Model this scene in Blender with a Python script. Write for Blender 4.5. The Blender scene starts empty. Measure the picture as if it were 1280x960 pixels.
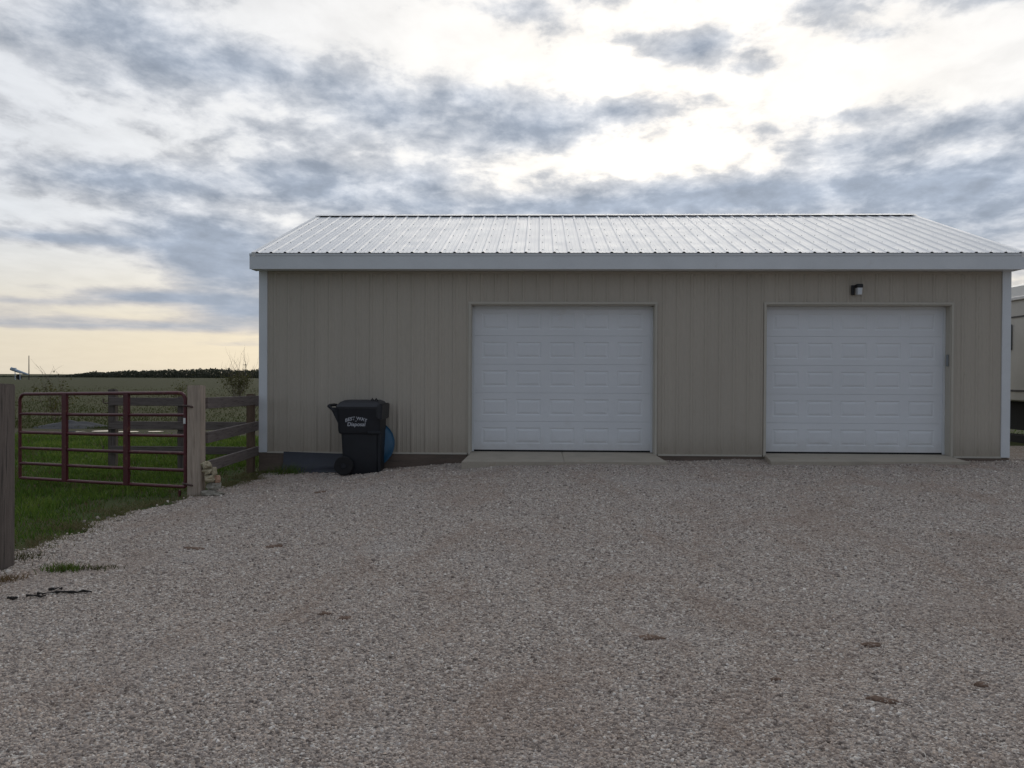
import bpy, bmesh, math, random
import numpy as np
from mathutils import Vector, Matrix, noise as mnoise
random.seed(7); rng = np.random.default_rng(11)
R = math.radians
S = bpy.context.scene
COL = S.collection

# ------------------------------------------------------------------ camera
YAW, PITCH, ROLL, EYE, FPX = .0321, -.0099, .0044, 1.35, 1066.
fwd = Vector((-math.sin(YAW)*math.cos(PITCH), math.cos(YAW)*math.cos(PITCH), math.sin(PITCH)))
rgt0 = Vector((math.cos(YAW), math.sin(YAW), 0)); up0 = rgt0.cross(fwd)
rgt = math.cos(ROLL)*rgt0 + math.sin(ROLL)*up0
upv = -math.sin(ROLL)*rgt0 + math.cos(ROLL)*up0
cam = bpy.data.objects.new('camera', bpy.data.cameras.new('camera'))
cam.data.sensor_width = 36; cam.data.lens = 36*FPX/1280
cam.data.clip_start = .05; cam.data.clip_end = 9000
m = Matrix.Identity(4)
for i in range(3):
    m[i][0], m[i][1], m[i][2] = rgt[i], upv[i], -fwd[i]
m[2][3] = EYE
cam.matrix_world = m
COL.objects.link(cam); S.camera = cam

# ------------------------------------------------------------------ exposure
S.view_settings.view_transform = 'Standard'; S.view_settings.look = 'None'
S.view_settings.gamma = 1; S.view_settings.exposure = 0.24
S.view_settings.use_curve_mapping = False

# ------------------------------------------------------------------ sun (veiled by cloud, low behind the garage)
SUN_AZ, SUN_EL = R(9), R(21)
sdir = Vector((math.sin(SUN_AZ)*math.cos(SUN_EL), math.cos(SUN_AZ)*math.cos(SUN_EL), math.sin(SUN_EL)))
sl = bpy.data.lights.new('sun', 'SUN'); sl.energy = .5; sl.angle = R(40); sl.color = (1, .93, .82)
so = bpy.data.objects.new('sun', sl); COL.objects.link(so)
so.rotation_euler = (-sdir).to_track_quat('-Z', 'Y').to_euler(); so.location = (0, 0, 30)

# ------------------------------------------------------------------ sky
class NT:
    def __init__(s, nt): s.nt = nt; s.L = nt.links.new
    def n(s, t, **k):
        o = s.nt.nodes.new(t)
        for a, b in k.items(): setattr(o, a, b)
        return o
    def put(s, sock, v):
        if isinstance(v, bpy.types.NodeSocket): s.L(v, sock)
        elif v is not None: sock.default_value = v
    def math(s, op, a, b=None, c=None, clamp=False):
        o = s.n('ShaderNodeMath', operation=op, use_clamp=clamp)
        for i, v in enumerate((a, b, c)): s.put(o.inputs[i], v)
        return o.outputs[0]
    def vmath(s, op, a, b=None):
        o = s.n('ShaderNodeVectorMath', operation=op)
        s.put(o.inputs[0], a); s.put(o.inputs[1], b)
        return o.outputs['Value'] if op in ('DOT_PRODUCT', 'LENGTH') else o.outputs['Vector']
    def comb(s, x, y, z):
        o = s.n('ShaderNodeCombineXYZ')
        for i, v in enumerate((x, y, z)): s.put(o.inputs[i], v)
        return o.outputs[0]
    def sep(s, v):
        o = s.n('ShaderNodeSeparateXYZ'); s.L(v, o.inputs[0]); return o.outputs
    def noise(s, vec, scale, detail=4, rough=.55, dist=0., dim='3D'):
        o = s.n('ShaderNodeTexNoise', noise_dimensions=dim)
        if vec is not None: s.L(vec, o.inputs['Vector'])
        o.inputs['Scale'].default_value = scale; o.inputs['Detail'].default_value = detail
        o.inputs['Roughness'].default_value = rough; o.inputs['Distortion'].default_value = dist
        return o.outputs['Fac']
    def vor(s, vec, scale, feature='F1'):
        o = s.n('ShaderNodeTexVoronoi', feature=feature); s.L(vec, o.inputs['Vector'])
        o.inputs['Scale'].default_value = scale; return o.outputs
    def remap(s, v, a, b, c=0., d=1., smooth=True):
        o = s.n('ShaderNodeMapRange'); o.clamp = True
        o.interpolation_type = 'SMOOTHSTEP' if smooth else 'LINEAR'
        s.L(v, o.inputs[0])
        for i, x in enumerate((a, b, c, d)): o.inputs[i+1].default_value = x
        return o.outputs[0]
    def mix(s, f, a, b, mode='MIX'):
        o = s.n('ShaderNodeMix', data_type='RGBA', blend_type=mode)
        s.put(o.inputs[0], f)
        for i, v in ((6, a), (7, b)):
            if isinstance(v, (tuple, list)): v = (*v[:3], 1)
            s.put(o.inputs[i], v)
        return o.outputs[2]
    def scale(s, col, f):
        o = s.n('ShaderNodeVectorMath', operation='SCALE'); s.put(o.inputs[0], col); s.put(o.inputs['Scale'], f); return o.outputs[0]

W = bpy.data.worlds.new('World'); S.world = W; W.use_nodes = True
W.node_tree.nodes.clear()
w = NT(W.node_tree)
out = w.n('ShaderNodeOutputWorld'); bg = w.n('ShaderNodeBackground'); bg.inputs['Strength'].default_value = .1
w.L(bg.outputs[0], out.inputs[0])
sky = w.n('ShaderNodeTexSky', sky_type='NISHITA'); sky.sun_disc = False
sky.sun_elevation = SUN_EL; sky.sun_rotation = SUN_AZ; sky.air_density = 1.2; sky.dust_density = 1.5; sky.ozone_density = 1.5
dirv = w.n('ShaderNodeTexCoord').outputs['Generated']
dx, dy, dz = w.sep(dirv)
cosun = w.vmath('DOT_PRODUCT', dirv, tuple(sdir))
near = w.remap(cosun, -.3, 1.0, 0, 1, smooth=False)          # 0 away from the sun, 1 toward it
zc = w.math('MAXIMUM', dz, 0.)
den = w.math('ADD', zc, .14)
cu = w.math('DIVIDE', dx, den); cv = w.math('DIVIDE', dy, den)
az = w.math('ARCTAN2', dx, dy); el = w.math('ARCSINE', dz)
def blob(px, py, rx, ry, amt):
    a0 = math.atan((px-640)/FPX) - YAW; e0 = math.atan((469.5-py-(px-640)*-.0044)/FPX)
    a = w.math('MULTIPLY', w.math('SUBTRACT', az, a0), FPX/rx)
    e = w.math('MULTIPLY', w.math('SUBTRACT', el, e0), FPX/ry)
    q = w.math('ADD', w.math('MULTIPLY', a, a), w.math('MULTIPLY', e, e))
    return w.math('MULTIPLY', w.math('EXPONENT', w.math('MULTIPLY', q, -1.)), amt)
BLOBS = [(150, 60, 110, 34, .34), (250, 105, 90, 30, .30), (40, 95, 70, 30, .20), (120, 140, 90, 20, .14), (430, 120, 90, 32, .28), (500, 150, 80, 30, .20), (330, 95, 60, 24, .18), (690, 155, 105, 36, .36), (780, 140, 40, 14, .2),
         (590, 120, 50, 16, .2), (350, 175, 150, 24, .12), (50, 190, 80, 18, .10),
         (140, 247, 130, 20, .46), (330, 225, 110, 28, .24), (420, 245, 90, 30, .24), (520, 225, 60, 14, .2), (600, 262, 150, 20, .36), (230, 310, 100, 26, .46), (285, 345, 75, 36, .48), (300, 392, 55, 16, .40), (190, 285, 80, 14, .18),
         (60, 317, 95, 7, .44), (180, 378, 80, 8, .44), (50, 388, 60, 4, .24), (60, 412, 110, 6, .26), (230, 412, 110, 7, .24), (280, 432, 60, 5, .16), (560, 200, 100, 30, .10),
         (1150, 250, 240, 34, .42), (900, 255, 140, 20, .34), (1235, 190, 110, 24, .26), (1060, 205, 70, 18, .18), (1270, 310, 220, 50, .34), (740, 262, 110, 14, .28), (830, 235, 60, 12, .16),
         (850, 72, 60, 20, .30), (930, 102, 45, 11, .26), (895, 62, 40, 14, .16), (1030, 20, 75, 24, .22), (1240, 48, 48, 20, .30), (1085, 80, 32, 11, .22), (1055, 168, 50, 8, .24),
         (640, 15, 70, 14, .18), (885, 132, 12, 8, .12), (780, 55, 30, 8, .14),
         (570, 62, 110, 34, -.20), (1060, 130, 200, 34, -.22), (830, 200, 110, 26, -.26), (740, 90, 70, 30, -.18), (40, 350, 110, 18, -.40), (90, 440, 330, 18, -.24),
         (440, 25, 120, 26, -.18), (110, 205, 120, 12, -.22), (1230, 120, 90, 30, -.2), (640, 205, 60, 14, -.16), (50, 285, 80, 10, -.28), (340, 45, 60, 14, -.1)]
bias = None
for b in BLOBS:
    v = blob(*b); bias = v if bias is None else w.math('ADD', bias, v)
p1 = w.comb(cu, cv, 3.7)
warp = w.noise(p1, 2.6, 3, .5)
pw = w.comb(w.math('MULTIPLY_ADD', warp, .16, w.math('MULTIPLY', cu, 1.15)), w.math('MULTIPLY_ADD', warp, .16, w.math('MULTIPLY', cv, .85)), 1.3)
n_big = w.noise(pw, 2.2, 3, .5, .2)
n_mid = w.noise(pw, 6.0, 7, .56, .12)
n_puf = w.noise(w.vmath('MULTIPLY', dirv, (1, 1, 1.9)), 24, 8, .60, .15)
calm = w.remap(el, .03, .20, .22, 1)                           # the low streaks are smoother than the puffs above
dens = w.math('ADD', w.math('MULTIPLY', n_big, .40), w.math('MULTIPLY', n_mid, .80))
dens = w.math('ADD', dens, w.math('MULTIPLY', n_puf, .58))
dens = w.math('MULTIPLY', w.math('ADD', dens, -.89), calm)
low = w.remap(el, .02, .17, 1, 0)
n_str = w.noise(w.comb(w.math('MULTIPLY', az, 5.), w.math('MULTIPLY', el, 55.), 2.2), 1., 5, .55, .6)   # long thin streaks low down
dens = w.math('MULTIPLY_ADD', w.math('SUBTRACT', n_str, .5), w.math('MULTIPLY', low, .75), dens)
dens = w.math('ADD', w.math('ADD', dens, bias), .435)
thin = w.remap(dens, .36, .62)
thick = w.remap(dens, .48, .96)
nearp = w.math('POWER', near, 1.5)
# a bright high veil that pales towards the sun and is duller away from it, in front of the blue sky
veil_l = w.math('MULTIPLY', w.math('MULTIPLY_ADD', nearp, 5.0, 3.25), w.math('MULTIPLY_ADD', w.remap(n_mid, .3, .7, .06, -.08), calm, 1.))
veil_c = w.mix(w.math('MULTIPLY', near, near), (.80, .91, 1.10), (1.0, .98, .95))
veil_c = w.mix(w.math('MULTIPLY', low, near), veil_c, (1.0, .88, .66))
veil = w.scale(veil_c, veil_l)
base = w.mix(.93, sky.outputs[0], veil)
puff = w.math('MULTIPLY', w.remap(n_puf, .32, .68, 1.14, .88, smooth=False), w.remap(n_mid, .36, .64, 1.16, .88, smooth=False))
puff = w.math('MULTIPLY_ADD', w.math('SUBTRACT', puff, 1.), calm, 1.)
cl_l = w.math('MULTIPLY', w.math('MULTIPLY_ADD', near, 2.4, 1.75), puff)
cl_thin_l = w.math('MULTIPLY', w.math('MULTIPLY_ADD', near, 3.6, 2.5), puff)
c_thin = w.scale(w.mix(w.math('MULTIPLY', low, near), (.92, .955, 1.02), (1.0, .91, .82)), cl_thin_l)
c_thick = w.scale((.79, .92, 1.13), cl_l)
col = w.mix(w.math('MULTIPLY', thin, .85), base, c_thin)
col = w.mix(w.math('MULTIPLY', thick, .94), col, c_thick)
w.L(col, bg.inputs['Color'])

# ------------------------------------------------------------------ materials
def mat(name, base, rough=.7, var=.12, vs=3., fine=0., fs=60., bump=0., bs=80., metal=0., spec=.5, dirt=None, stretch=None, tint=None, rvar=0., orand=0., splash=None):
    """base colour with large mottling (var), fine grain (fine), bump, and a second colour (dirt = (rgb, scale, lo, hi))"""
    M = bpy.data.materials.new(name); M.use_nodes = True
    t = NT(M.node_tree); b = t.nt.nodes['Principled BSDF']
    pos = t.n('ShaderNodeNewGeometry').outputs['Position']
    if stretch: pos = t.vmath('MULTIPLY', pos, stretch)
    c = (*base, 1)
    f = t.remap(t.noise(pos, vs, 5), .25, .75, 1-var, 1+var, smooth=False)
    if fine: f = t.math('MULTIPLY', f, t.remap(t.noise(pos, fs, 3), .2, .8, 1-fine, 1+fine, smooth=False))
    if tint:
        cc = t.mix(t.remap(t.noise(pos, tint[1], 4), .35, .65), base, tint[0])
    else:
        rgb = t.n('ShaderNodeRGB'); rgb.outputs[0].default_value = c; cc = rgb.outputs[0]
    cc = t.scale(cc, f)
    if orand:
        oi = t.n('ShaderNodeObjectInfo'); cc = t.scale(cc, t.remap(oi.outputs['Random'], 0, 1, 1-orand, 1+orand, smooth=False))
    if splash:      # dust and mud thrown up from the ground by rain, up to about splash[1] metres
        pz = t.sep(t.n('ShaderNodeNewGeometry').outputs['Position'])[2]
        hgt = t.math('ADD', pz, t.math('MULTIPLY_ADD', t.noise(pos, 5, 6, .7), .5, -.25))
        cc = t.mix(t.math('MULTIPLY', t.remap(hgt, -.05, splash[1], 1, 0), splash[2]), cc, splash[0])
    if dirt:
        cc = t.mix(t.remap(t.noise(pos, dirt[1], 6, .6), dirt[2], dirt[3]), cc, dirt[0])
    t.L(cc, b.inputs['Base Color'])
    b.inputs['Metallic'].default_value = metal; b.inputs['Specular IOR Level'].default_value = spec
    b.inputs['Roughness'].default_value = rough
    if rvar: t.L(t.remap(t.noise(pos, vs*2, 4), .3, .7, rough-rvar, rough+rvar), b.inputs['Roughness'])
    if bump:
        bn = t.n('ShaderNodeBump'); bn.inputs['Strength'].default_value = bump; bn.inputs['Distance'].default_value = .01
        t.L(t.noise(pos, bs, 4), bn.inputs['Height']); t.L(bn.outputs[0], b.inputs['Normal'])
    return M
M = {}
M['siding'] = mat('tan_siding', (.445, .398, .33), .5, .06, .9, .04, 30, dirt=((.34, .30, .24), 2.2, .60, .95), stretch=(1, 1, .35), orand=.035, splash=((.30, .25, .19), .55, .6))
M['backing'] = mat('sheathing', (.30, .26, .2), .8)
M['trimw'] = mat('white_trim', (.70, .72, .735), .45, .06, 2, .03, 40, dirt=((.45, .43, .40), 3, .62, 1.0))
M['doorw'] = mat('white_door_paint', (.75, .765, .785), .45, .04, 1.2, .03, 60, dirt=((.60, .58, .55), 1.6, .6, 1.0), orand=.012, splash=((.46, .42, .37), .45, .45))
M['roofw'] = mat('white_metal_roof', (.88, .88, .88), .38, .04, 1.2, .02, 30, dirt=((.72, .72, .72), 2.0, .6, 1.0), rvar=.04, spec=.7, orand=.02)
M['jtrim'] = mat('pale_door_trim', (.50, .465, .395), .5, .06)
M['dark'] = mat('dark_gap', (.02, .02, .022), .9)
M['rubber'] = mat('black_rubber', (.009, .009, .010), .75, .2, 20)
M['skirt'] = mat('weathered_skirt_board', (.16, .12, .095), .85, .25, 2.5, .15, 40, .4, 60, dirt=((.09, .075, .06), 4, .45, .75), stretch=(.4, 1, 3))
M['concrete'] = mat('concrete', (.42, .37, .30), .9, .15, 2.5, .12, 60, .3, 90, dirt=((.29, .22, .165), 2.5, .54, .8))
M['wood_new'] = mat('pale_post_wood', (.44, .355, .285), .85, .22, 3, .16, 14, .8, 20, dirt=((.27, .21, .16), 4, .54, .70), stretch=(9, 9, .5))
M['wood_old'] = mat('grey_post_wood', (.135, .11, .095), .9, .28, 3, .22, 14, .9, 20, dirt=((.055, .046, .04), 4, .52, .66), stretch=(9, 9, .4))
M['wood_brown'] = mat('brown_fence_wood', (.13, .085, .055), .85, .25, 3, .2, 30, .5, 50, stretch=(6, 6, .6))
M['board'] = mat('grey_brown_board', (.155, .128, .116), .9, .22, 3, .18, 30, .5, 50, dirt=((.07, .054, .045), 4, .5, .7), stretch=(1, .8, 12), orand=.15)
M['gate'] = mat('maroon_gate_paint', (.10, .017, .023), .42, .2, 6, .08, 60, dirt=((.17, .075, .045), 14, .56, .7), orand=.08)
M['steel'] = mat('rusty_steel', (.12, .08, .07), .6, .2, 20, metal=.5)
M['kp'] = mat('grey_plastic', (.22, .24, .25), .5, .1)
M['tag'] = mat('white_tag', (.8, .8, .78), .6)
M['bin'] = mat('navy_black_plastic', (.010, .012, .017), .55, .25, 6, .1, 60, .15, 120, dirt=((.03, .03, .03), 5, .62, .95))
M['lid'] = mat('charcoal_plastic', (.027, .028, .033), .5, .2, 6, .1, 60, .15, 120, dirt=((.06, .06, .06), 4, .6, .95))
M['ink'] = mat('white_ink', (.52, .54, .58), .6, .15, 40, dirt=((.2, .2, .22), 50, .62, .85))
M['blue'] = mat('blue_plastic', (.013, .085, .165), .35, .12, 4)
M['tray'] = mat('blue_grey_plastic', (.035, .039, .052), .5, .2, 3, .1, 40, dirt=((.10, .09, .08), 4, .58, .9))
M['stone'] = mat('cream_stone', (.40, .345, .235), .9, .25, 9, .15, 60, .6, 40, dirt=((.23, .19, .13), 12, .52, .8))
M['stone_g'] = mat('grey_stone', (.31, .285, .235), .9, .25, 9, .15, 60, .6, 40, dirt=((.18, .17, .15), 12, .52, .8))
M['stone_p'] = mat('pinkish_stone', (.40, .25, .17), .9, .25, 9, .15, 60, .6, 40)
M['clod'] = mat('brown_clod', (.15, .095, .066), .95, .35, 25, .25, 120, .8, 90, dirt=((.40, .34, .29), 70, .56, .64))
M['twig'] = mat('black_twig', (.018, .015, .013), .9, .3, 30, bump=.6, bs=90)
M['bark'] = mat('shrub_bark', (.17, .135, .10), .9, .2, 10)
M['rv'] = mat('camper_skin', (.60, .59, .56), .4, .08, 2, .03, 40, dirt=((.45, .43, .40), 2, .6, .95))
M['rvw'] = mat('camper_white', (.8, .8, .8), .4, .05)
M['rvg'] = mat('camper_stripe', (.05, .05, .055), .5)
M['glass'] = mat('dark_glass', (.010, .010, .013), .25, .1, spec=.25)
M['lens'] = mat('frosted_lens', (.62, .64, .66), .25, .06)
M['black'] = mat('black_metal', (.015, .015, .016), .45)
M['polew'] = mat('pole_wood', (.09, .08, .07), .9)
M['paleblue'] = mat('pale_blue_metal', (.42, .50, .58), .5, .1)
M['mound'] = mat('grey_gravel_heap', (.040, .042, .047), .95, .2, 3, .25, 30, .8, 30)

# ------------------------------------------------------------------ mesh helpers
def tag(o, label=None, cat=None, group=None, kind=None):
    for k, v in (('label', label), ('category', cat), ('group', group), ('kind', kind)):
        if v: o[k] = v
    return o
def wloc(o):
    v = Vector((0, 0, 0))
    while o: v = v + o.location; o = o.parent
    return v
def empty(name, loc, label=None, cat=None, group=None, parent=None):
    o = bpy.data.objects.new(name, None); COL.objects.link(o)
    o.empty_display_size = .1
    if parent: o.parent = parent; o.location = Vector(loc) - wloc(parent)
    else: o.location = loc
    return tag(o, label, cat, group)
def put(name, me, parent=None, loc=(0, 0, 0)):
    o = bpy.data.objects.new(name, me); COL.objects.link(o)
    if parent: o.parent = parent; o.location = Vector(loc) - wloc(parent)
    else: o.location = loc
    return o
def obj(name, bm, ma, parent=None, smooth=False, angle=35):
    """one mesh object from a bmesh given in world coordinates; its origin goes to the middle of its base"""
    co = [v.co for v in bm.verts]
    o0 = Vector(((min(c.x for c in co)+max(c.x for c in co))/2, (min(c.y for c in co)+max(c.y for c in co))/2, min(c.z for c in co)))
    for v in bm.verts: v.co -= o0
    bmesh.ops.recalc_face_normals(bm, faces=bm.faces)
    me = bpy.data.meshes.new(name); bm.to_mesh(me); bm.free()
    me.materials.append(M[ma] if isinstance(ma, str) else ma)
    if smooth:
        me.polygons.foreach_set('use_smooth', [True]*len(me.polygons))
        try: me.set_sharp_from_angle(angle=R(angle))
        except Exception: pass
    return put(name, me, parent, o0)
def B(): return bmesh.new()
def hexa(bm, c):
    """eight corners: bottom loop then top loop"""
    v = [bm.verts.new(p) for p in c]
    for f in ((0, 3, 2, 1), (4, 5, 6, 7), (0, 1, 5, 4), (1, 2, 6, 5), (2, 3, 7, 6), (3, 0, 4, 7)):
        bm.faces.new([v[i] for i in f])
    return v
def box(bm, x0, x1, y0, y1, z0, z1, bev=0.):
    n0 = len(bm.edges)
    v = hexa(bm, [(x0, y0, z0), (x1, y0, z0), (x1, y1, z0), (x0, y1, z0), (x0, y0, z1), (x1, y0, z1), (x1, y1, z1), (x0, y1, z1)])
    if bev:
        es = list({e for q in v for e in q.link_edges})
        bmesh.ops.bevel(bm, geom=es, offset=bev, segments=1, affect='EDGES')
    return bm
def plank(bm, a, b, wid, z0, z1, bev=.004, zb=None):
    """upright board from a to b (xy), thickness wid; zb = (z0, z1) at the far end"""
    a = Vector((a[0], a[1])); b = Vector((b[0], b[1])); d = (b-a).normalized(); n = Vector((-d.y, d.x))*wid/2
    q0, q1 = zb or (z0, z1)
    v = hexa(bm, [(a.x-n.x, a.y-n.y, z0), (b.x-n.x, b.y-n.y, q0), (b.x+n.x, b.y+n.y, q0), (a.x+n.x, a.y+n.y, z0),
                  (a.x-n.x, a.y-n.y, z1), (b.x-n.x, b.y-n.y, q1), (b.x+n.x, b.y+n.y, q1), (a.x+n.x, a.y+n.y, z1)])
    if bev: bmesh.ops.bevel(bm, geom=list({e for q in v for e in q.link_edges}), offset=bev, segments=1, affect='EDGES')
    return bm
def tube(bm, pts, rad, seg=10, cap=True):
    pts = [Vector(p) for p in pts]; n = len(pts)
    rads = rad if isinstance(rad, (list, tuple)) else [rad]*n
    rings = []; up = Vector((0, 0, 1)); prev = None
    for i, p in enumerate(pts):
        d = (pts[min(i+1, n-1)]-pts[max(i-1, 0)]).normalized()
        if prev is None:
            s_ = d.cross(up) if abs(d.z) < .95 else d.cross(Vector((1, 0, 0)))
        else: s_ = prev - d*prev.dot(d)
        s_.normalize(); prev = s_; u_ = s_.cross(d)
        rings.append([bm.verts.new(p + (s_*math.cos(t)+u_*math.sin(t))*rads[i]) for t in [2*math.pi*k/seg for k in range(seg)]])
    for a, b in zip(rings, rings[1:]):
        for k in range(seg): bm.faces.new((a[k], a[(k+1) % seg], b[(k+1) % seg], b[k]))
    if cap:
        bm.faces.new(rings[0][::-1]); bm.faces.new(rings[-1])
    return bm
def loft(bm, rings, cap=True):
    vs = [[bm.verts.new(p) for p in r] for r in rings]; n = len(vs[0])
    for a, b in zip(vs, vs[1:]):
        for k in range(n): bm.faces.new((a[k], a[(k+1) % n], b[(k+1) % n], b[k]))
    if cap: bm.faces.new(vs[0][::-1]); bm.faces.new(vs[-1])
    return bm
def rrect(cx, cy, hx, hy, r, z, k=4):
    P = []
    for sx, sy, a0 in ((1, 1, 0), (-1, 1, 90), (-1, -1, 180), (1, -1, 270)):
        for i in range(k+1):
            a = R(a0+90*i/k); P.append((cx+sx*(hx-r)+r*math.cos(a), cy+sy*(hy-r)+r*math.sin(a), z))
    return P
def sheet(name, verts, faces, ma, kind=None, smooth=False):
    me = bpy.data.meshes.new(name); me.from_pydata(verts, [], faces); me.materials.append(M[ma] if isinstance(ma, str) else ma)
    if smooth: me.polygons.foreach_set('use_smooth', [True]*len(me.polygons))
    o = put(name, me); return tag(o, kind=kind)
def npmesh(name, V, F, ma, attr=None, parent=None, smooth=False):
    """V (n,3), F (m,k) all of one size; attr per face float"""
    me = bpy.data.meshes.new(name); m_, k = F.shape
    me.vertices.add(len(V)); me.vertices.foreach_set('co', V.astype(np.float32).ravel())
    me.loops.add(m_*k); me.loops.foreach_set('vertex_index', F.astype(np.int32).ravel())
    me.polygons.add(m_); me.polygons.foreach_set('loop_start', (np.arange(m_)*k).astype(np.int32))
    if attr is not None:
        at = me.attributes.new('tone', 'FLOAT', 'FACE'); at.data.foreach_set('value', attr.astype(np.float32))
    me.update(calc_edges=True); me.materials.append(ma)
    if smooth: me.polygons.foreach_set('use_smooth', [True]*m_)
    return put(name, me, parent)

# ------------------------------------------------------------------ terrain height
_wx = np.array([-30, -6, -4.5, -3, -2.3, -1.3, -.4, 2.5, 7.5, 12, 40.]); _wz = np.array([-.30, -.29, -.26, -.235, -.165, -.10, -.03, -.01, .02, .02, .0])
def sst(a, b, x):
    t = np.clip((np.asarray(x, float)-a)/(b-a), 0, 1); return t*t*(3-2*t)
def G(x, y):
    x = np.asarray(x, float); y = np.asarray(y, float)
    a = np.interp(x, _wx, _wz)
    t = sst(.9, 8.5, 14-y)
    z = a*(1-t) + -.29*t
    z = z - 2.15*sst(60, 900, np.hypot(x, y)) - .12*sst(18, 30, y)*sst(-2, 4, x)
    r = .012*np.sin(x*1.9+y*.7)*np.sin(y*1.3-x*.5) + .008*np.sin(x*4.1+1)*np.sin(y*3.7)
    return z + r*sst(-13, -9, -np.abs(y-6))*1.0
def g1(x, y): return float(G(x, y))
EDGE_Y = [-20, 0, 5.5, 6.97, 7.6, 9.4, 10.9, 11.65, 13.6, 14.1]
EDGE_X = [-6.5, -5.4, -4.75, -4.5, -4.72, -4.84, -4.56, -4.45, -4.35, -4.1]
def edge(y):
    y = np.asarray(y, float)
    return np.interp(y, EDGE_Y, EDGE_X) + .07*np.sin(y*3.1) + .05*np.sin(y*7.3+1) + .03*np.sin(y*17)

# ground sheet -------------------------------------------------------
def ground_material():
    Mt = bpy.data.materials.new('field_ground'); Mt.use_nodes = True
    t = NT(Mt.node_tree); b = t.nt.nodes['Principled BSDF']
    pos = t.n('ShaderNodeNewGeometry').outputs['Position']; px, py, pz = t.sep(pos)
    wob = t.math('MULTIPLY_ADD', t.noise(pos, .25, 5), 8., -4.)
    d = t.math('ADD', py, wob)
    n1 = t.noise(pos, 1.1, 6, .6); n2 = t.noise(pos, 9, 5, .6); n3 = t.noise(pos, 40, 3)
    lawn = t.mix(t.remap(n1, .3, .7), (.066, .066, .026), (.052, .080, .020))
    lawn = t.mix(t.remap(n2, .55, .8), lawn, (.11, .085, .055))
    mud = t.mix(t.remap(n2, .35, .65), (.058, .054, .030), (.075, .066, .044))
    olive = t.mix(t.remap(n1, .35, .65), (.048, .056, .016), (.060, .056, .020))
    rowv = t.vmath('MULTIPLY', pos, (.02, .45, 1)); rows = t.noise(rowv, 1.6, 4, .6)
    far = t.mix(t.remap(rows, .35, .65), (.060, .056, .023), (.046, .050, .017))
    far = t.mix(t.remap(t.noise(t.vmath('MULTIPLY', pos, (.004, .02, 1)), 1, 3), .4, .62), far, (.052, .056, .019))
    c = t.mix(t.remap(d, 21, 23.5), lawn, mud)
    c = t.mix(t.remap(d, 23.5, 27), c, olive)
    c = t.mix(t.remap(d, 35, 110), c, far)
    c = t.scale(c, t.remap(n3, .25, .75, .82, 1.18, smooth=False))
    t.L(c, b.inputs['Base Color']); b.inputs['Roughness'].default_value = .95; b.inputs['Specular IOR Level'].default_value = .15
    bn = t.n('ShaderNodeBump'); bn.inputs['Strength'].default_value = .7; bn.inputs['Distance'].default_value = .03
    t.L(t.noise(pos, 14, 6, .65), bn.inputs['Height']); t.L(bn.outputs[0], b.inputs['Normal'])
    return Mt
M['ground'] = ground_material()
xs = np.unique(np.concatenate([-np.geomspace(12, 4000, 40), np.arange(-12, 16, .4), np.geomspace(16, 4000, 38)]))
ys = np.unique(np.concatenate([-np.geomspace(4, 300, 14), np.arange(-4, 30, .4), np.geomspace(30, 5000, 60)]))
XX, YY = np.meshgrid(xs, ys); ZZ = G(XX, YY) - .03
V = np.stack([XX.ravel(), YY.ravel(), ZZ.ravel()], 1); nx = len(xs); ny = len(ys)
I, J = np.meshgrid(np.arange(nx-1), np.arange(ny-1)); q = (J*nx+I).ravel()
o = npmesh('ground', V, np.stack([q, q+1, q+nx+1, q+nx], 1), M['ground'], smooth=True); tag(o, kind='structure')

# gravel -------------------------------------------------------------
def gravel_colour(t, pos, tone=None):
    """colour of the crushed limestone: mottled greys and pinkish tans, browner along the wheel tracks"""
    px, py, pz = t.sep(pos)
    trk = t.noise(t.vmath('MULTIPLY', pos, (1.1, .5, 1)), 1.0, 6, .65, .8)
    if tone is None:
        vo = t.vor(pos, 75.); tone = t.sep(vo['Color'])[0]
    ramp = t.n('ShaderNodeValToRGB'); t.L(tone, ramp.inputs[0]); e = ramp.color_ramp.elements
    e[0].position = 0; e[0].color = (.145, .118, .100, 1); e[1].position = 1; e[1].color = (.88, .82, .75, 1)
    for p_, c_ in ((.22, (.30, .250, .218)), (.5, (.485, .415, .362)), (.70, (.55, .445, .365)), (.86, (.68, .62, .55))):
        x = ramp.color_ramp.elements.new(p_); x.color = (*c_, 1)
    c = ramp.outputs[0]
    c = t.mix(t.math('MULTIPLY', t.remap(trk, .46, .68), .42), c, (.37, .265, .20))
    c = t.mix(t.math('MULTIPLY', t.remap(t.noise(pos, .5, 4), .52, .72), .25), c, (.57, .535, .505))
    return c
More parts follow.
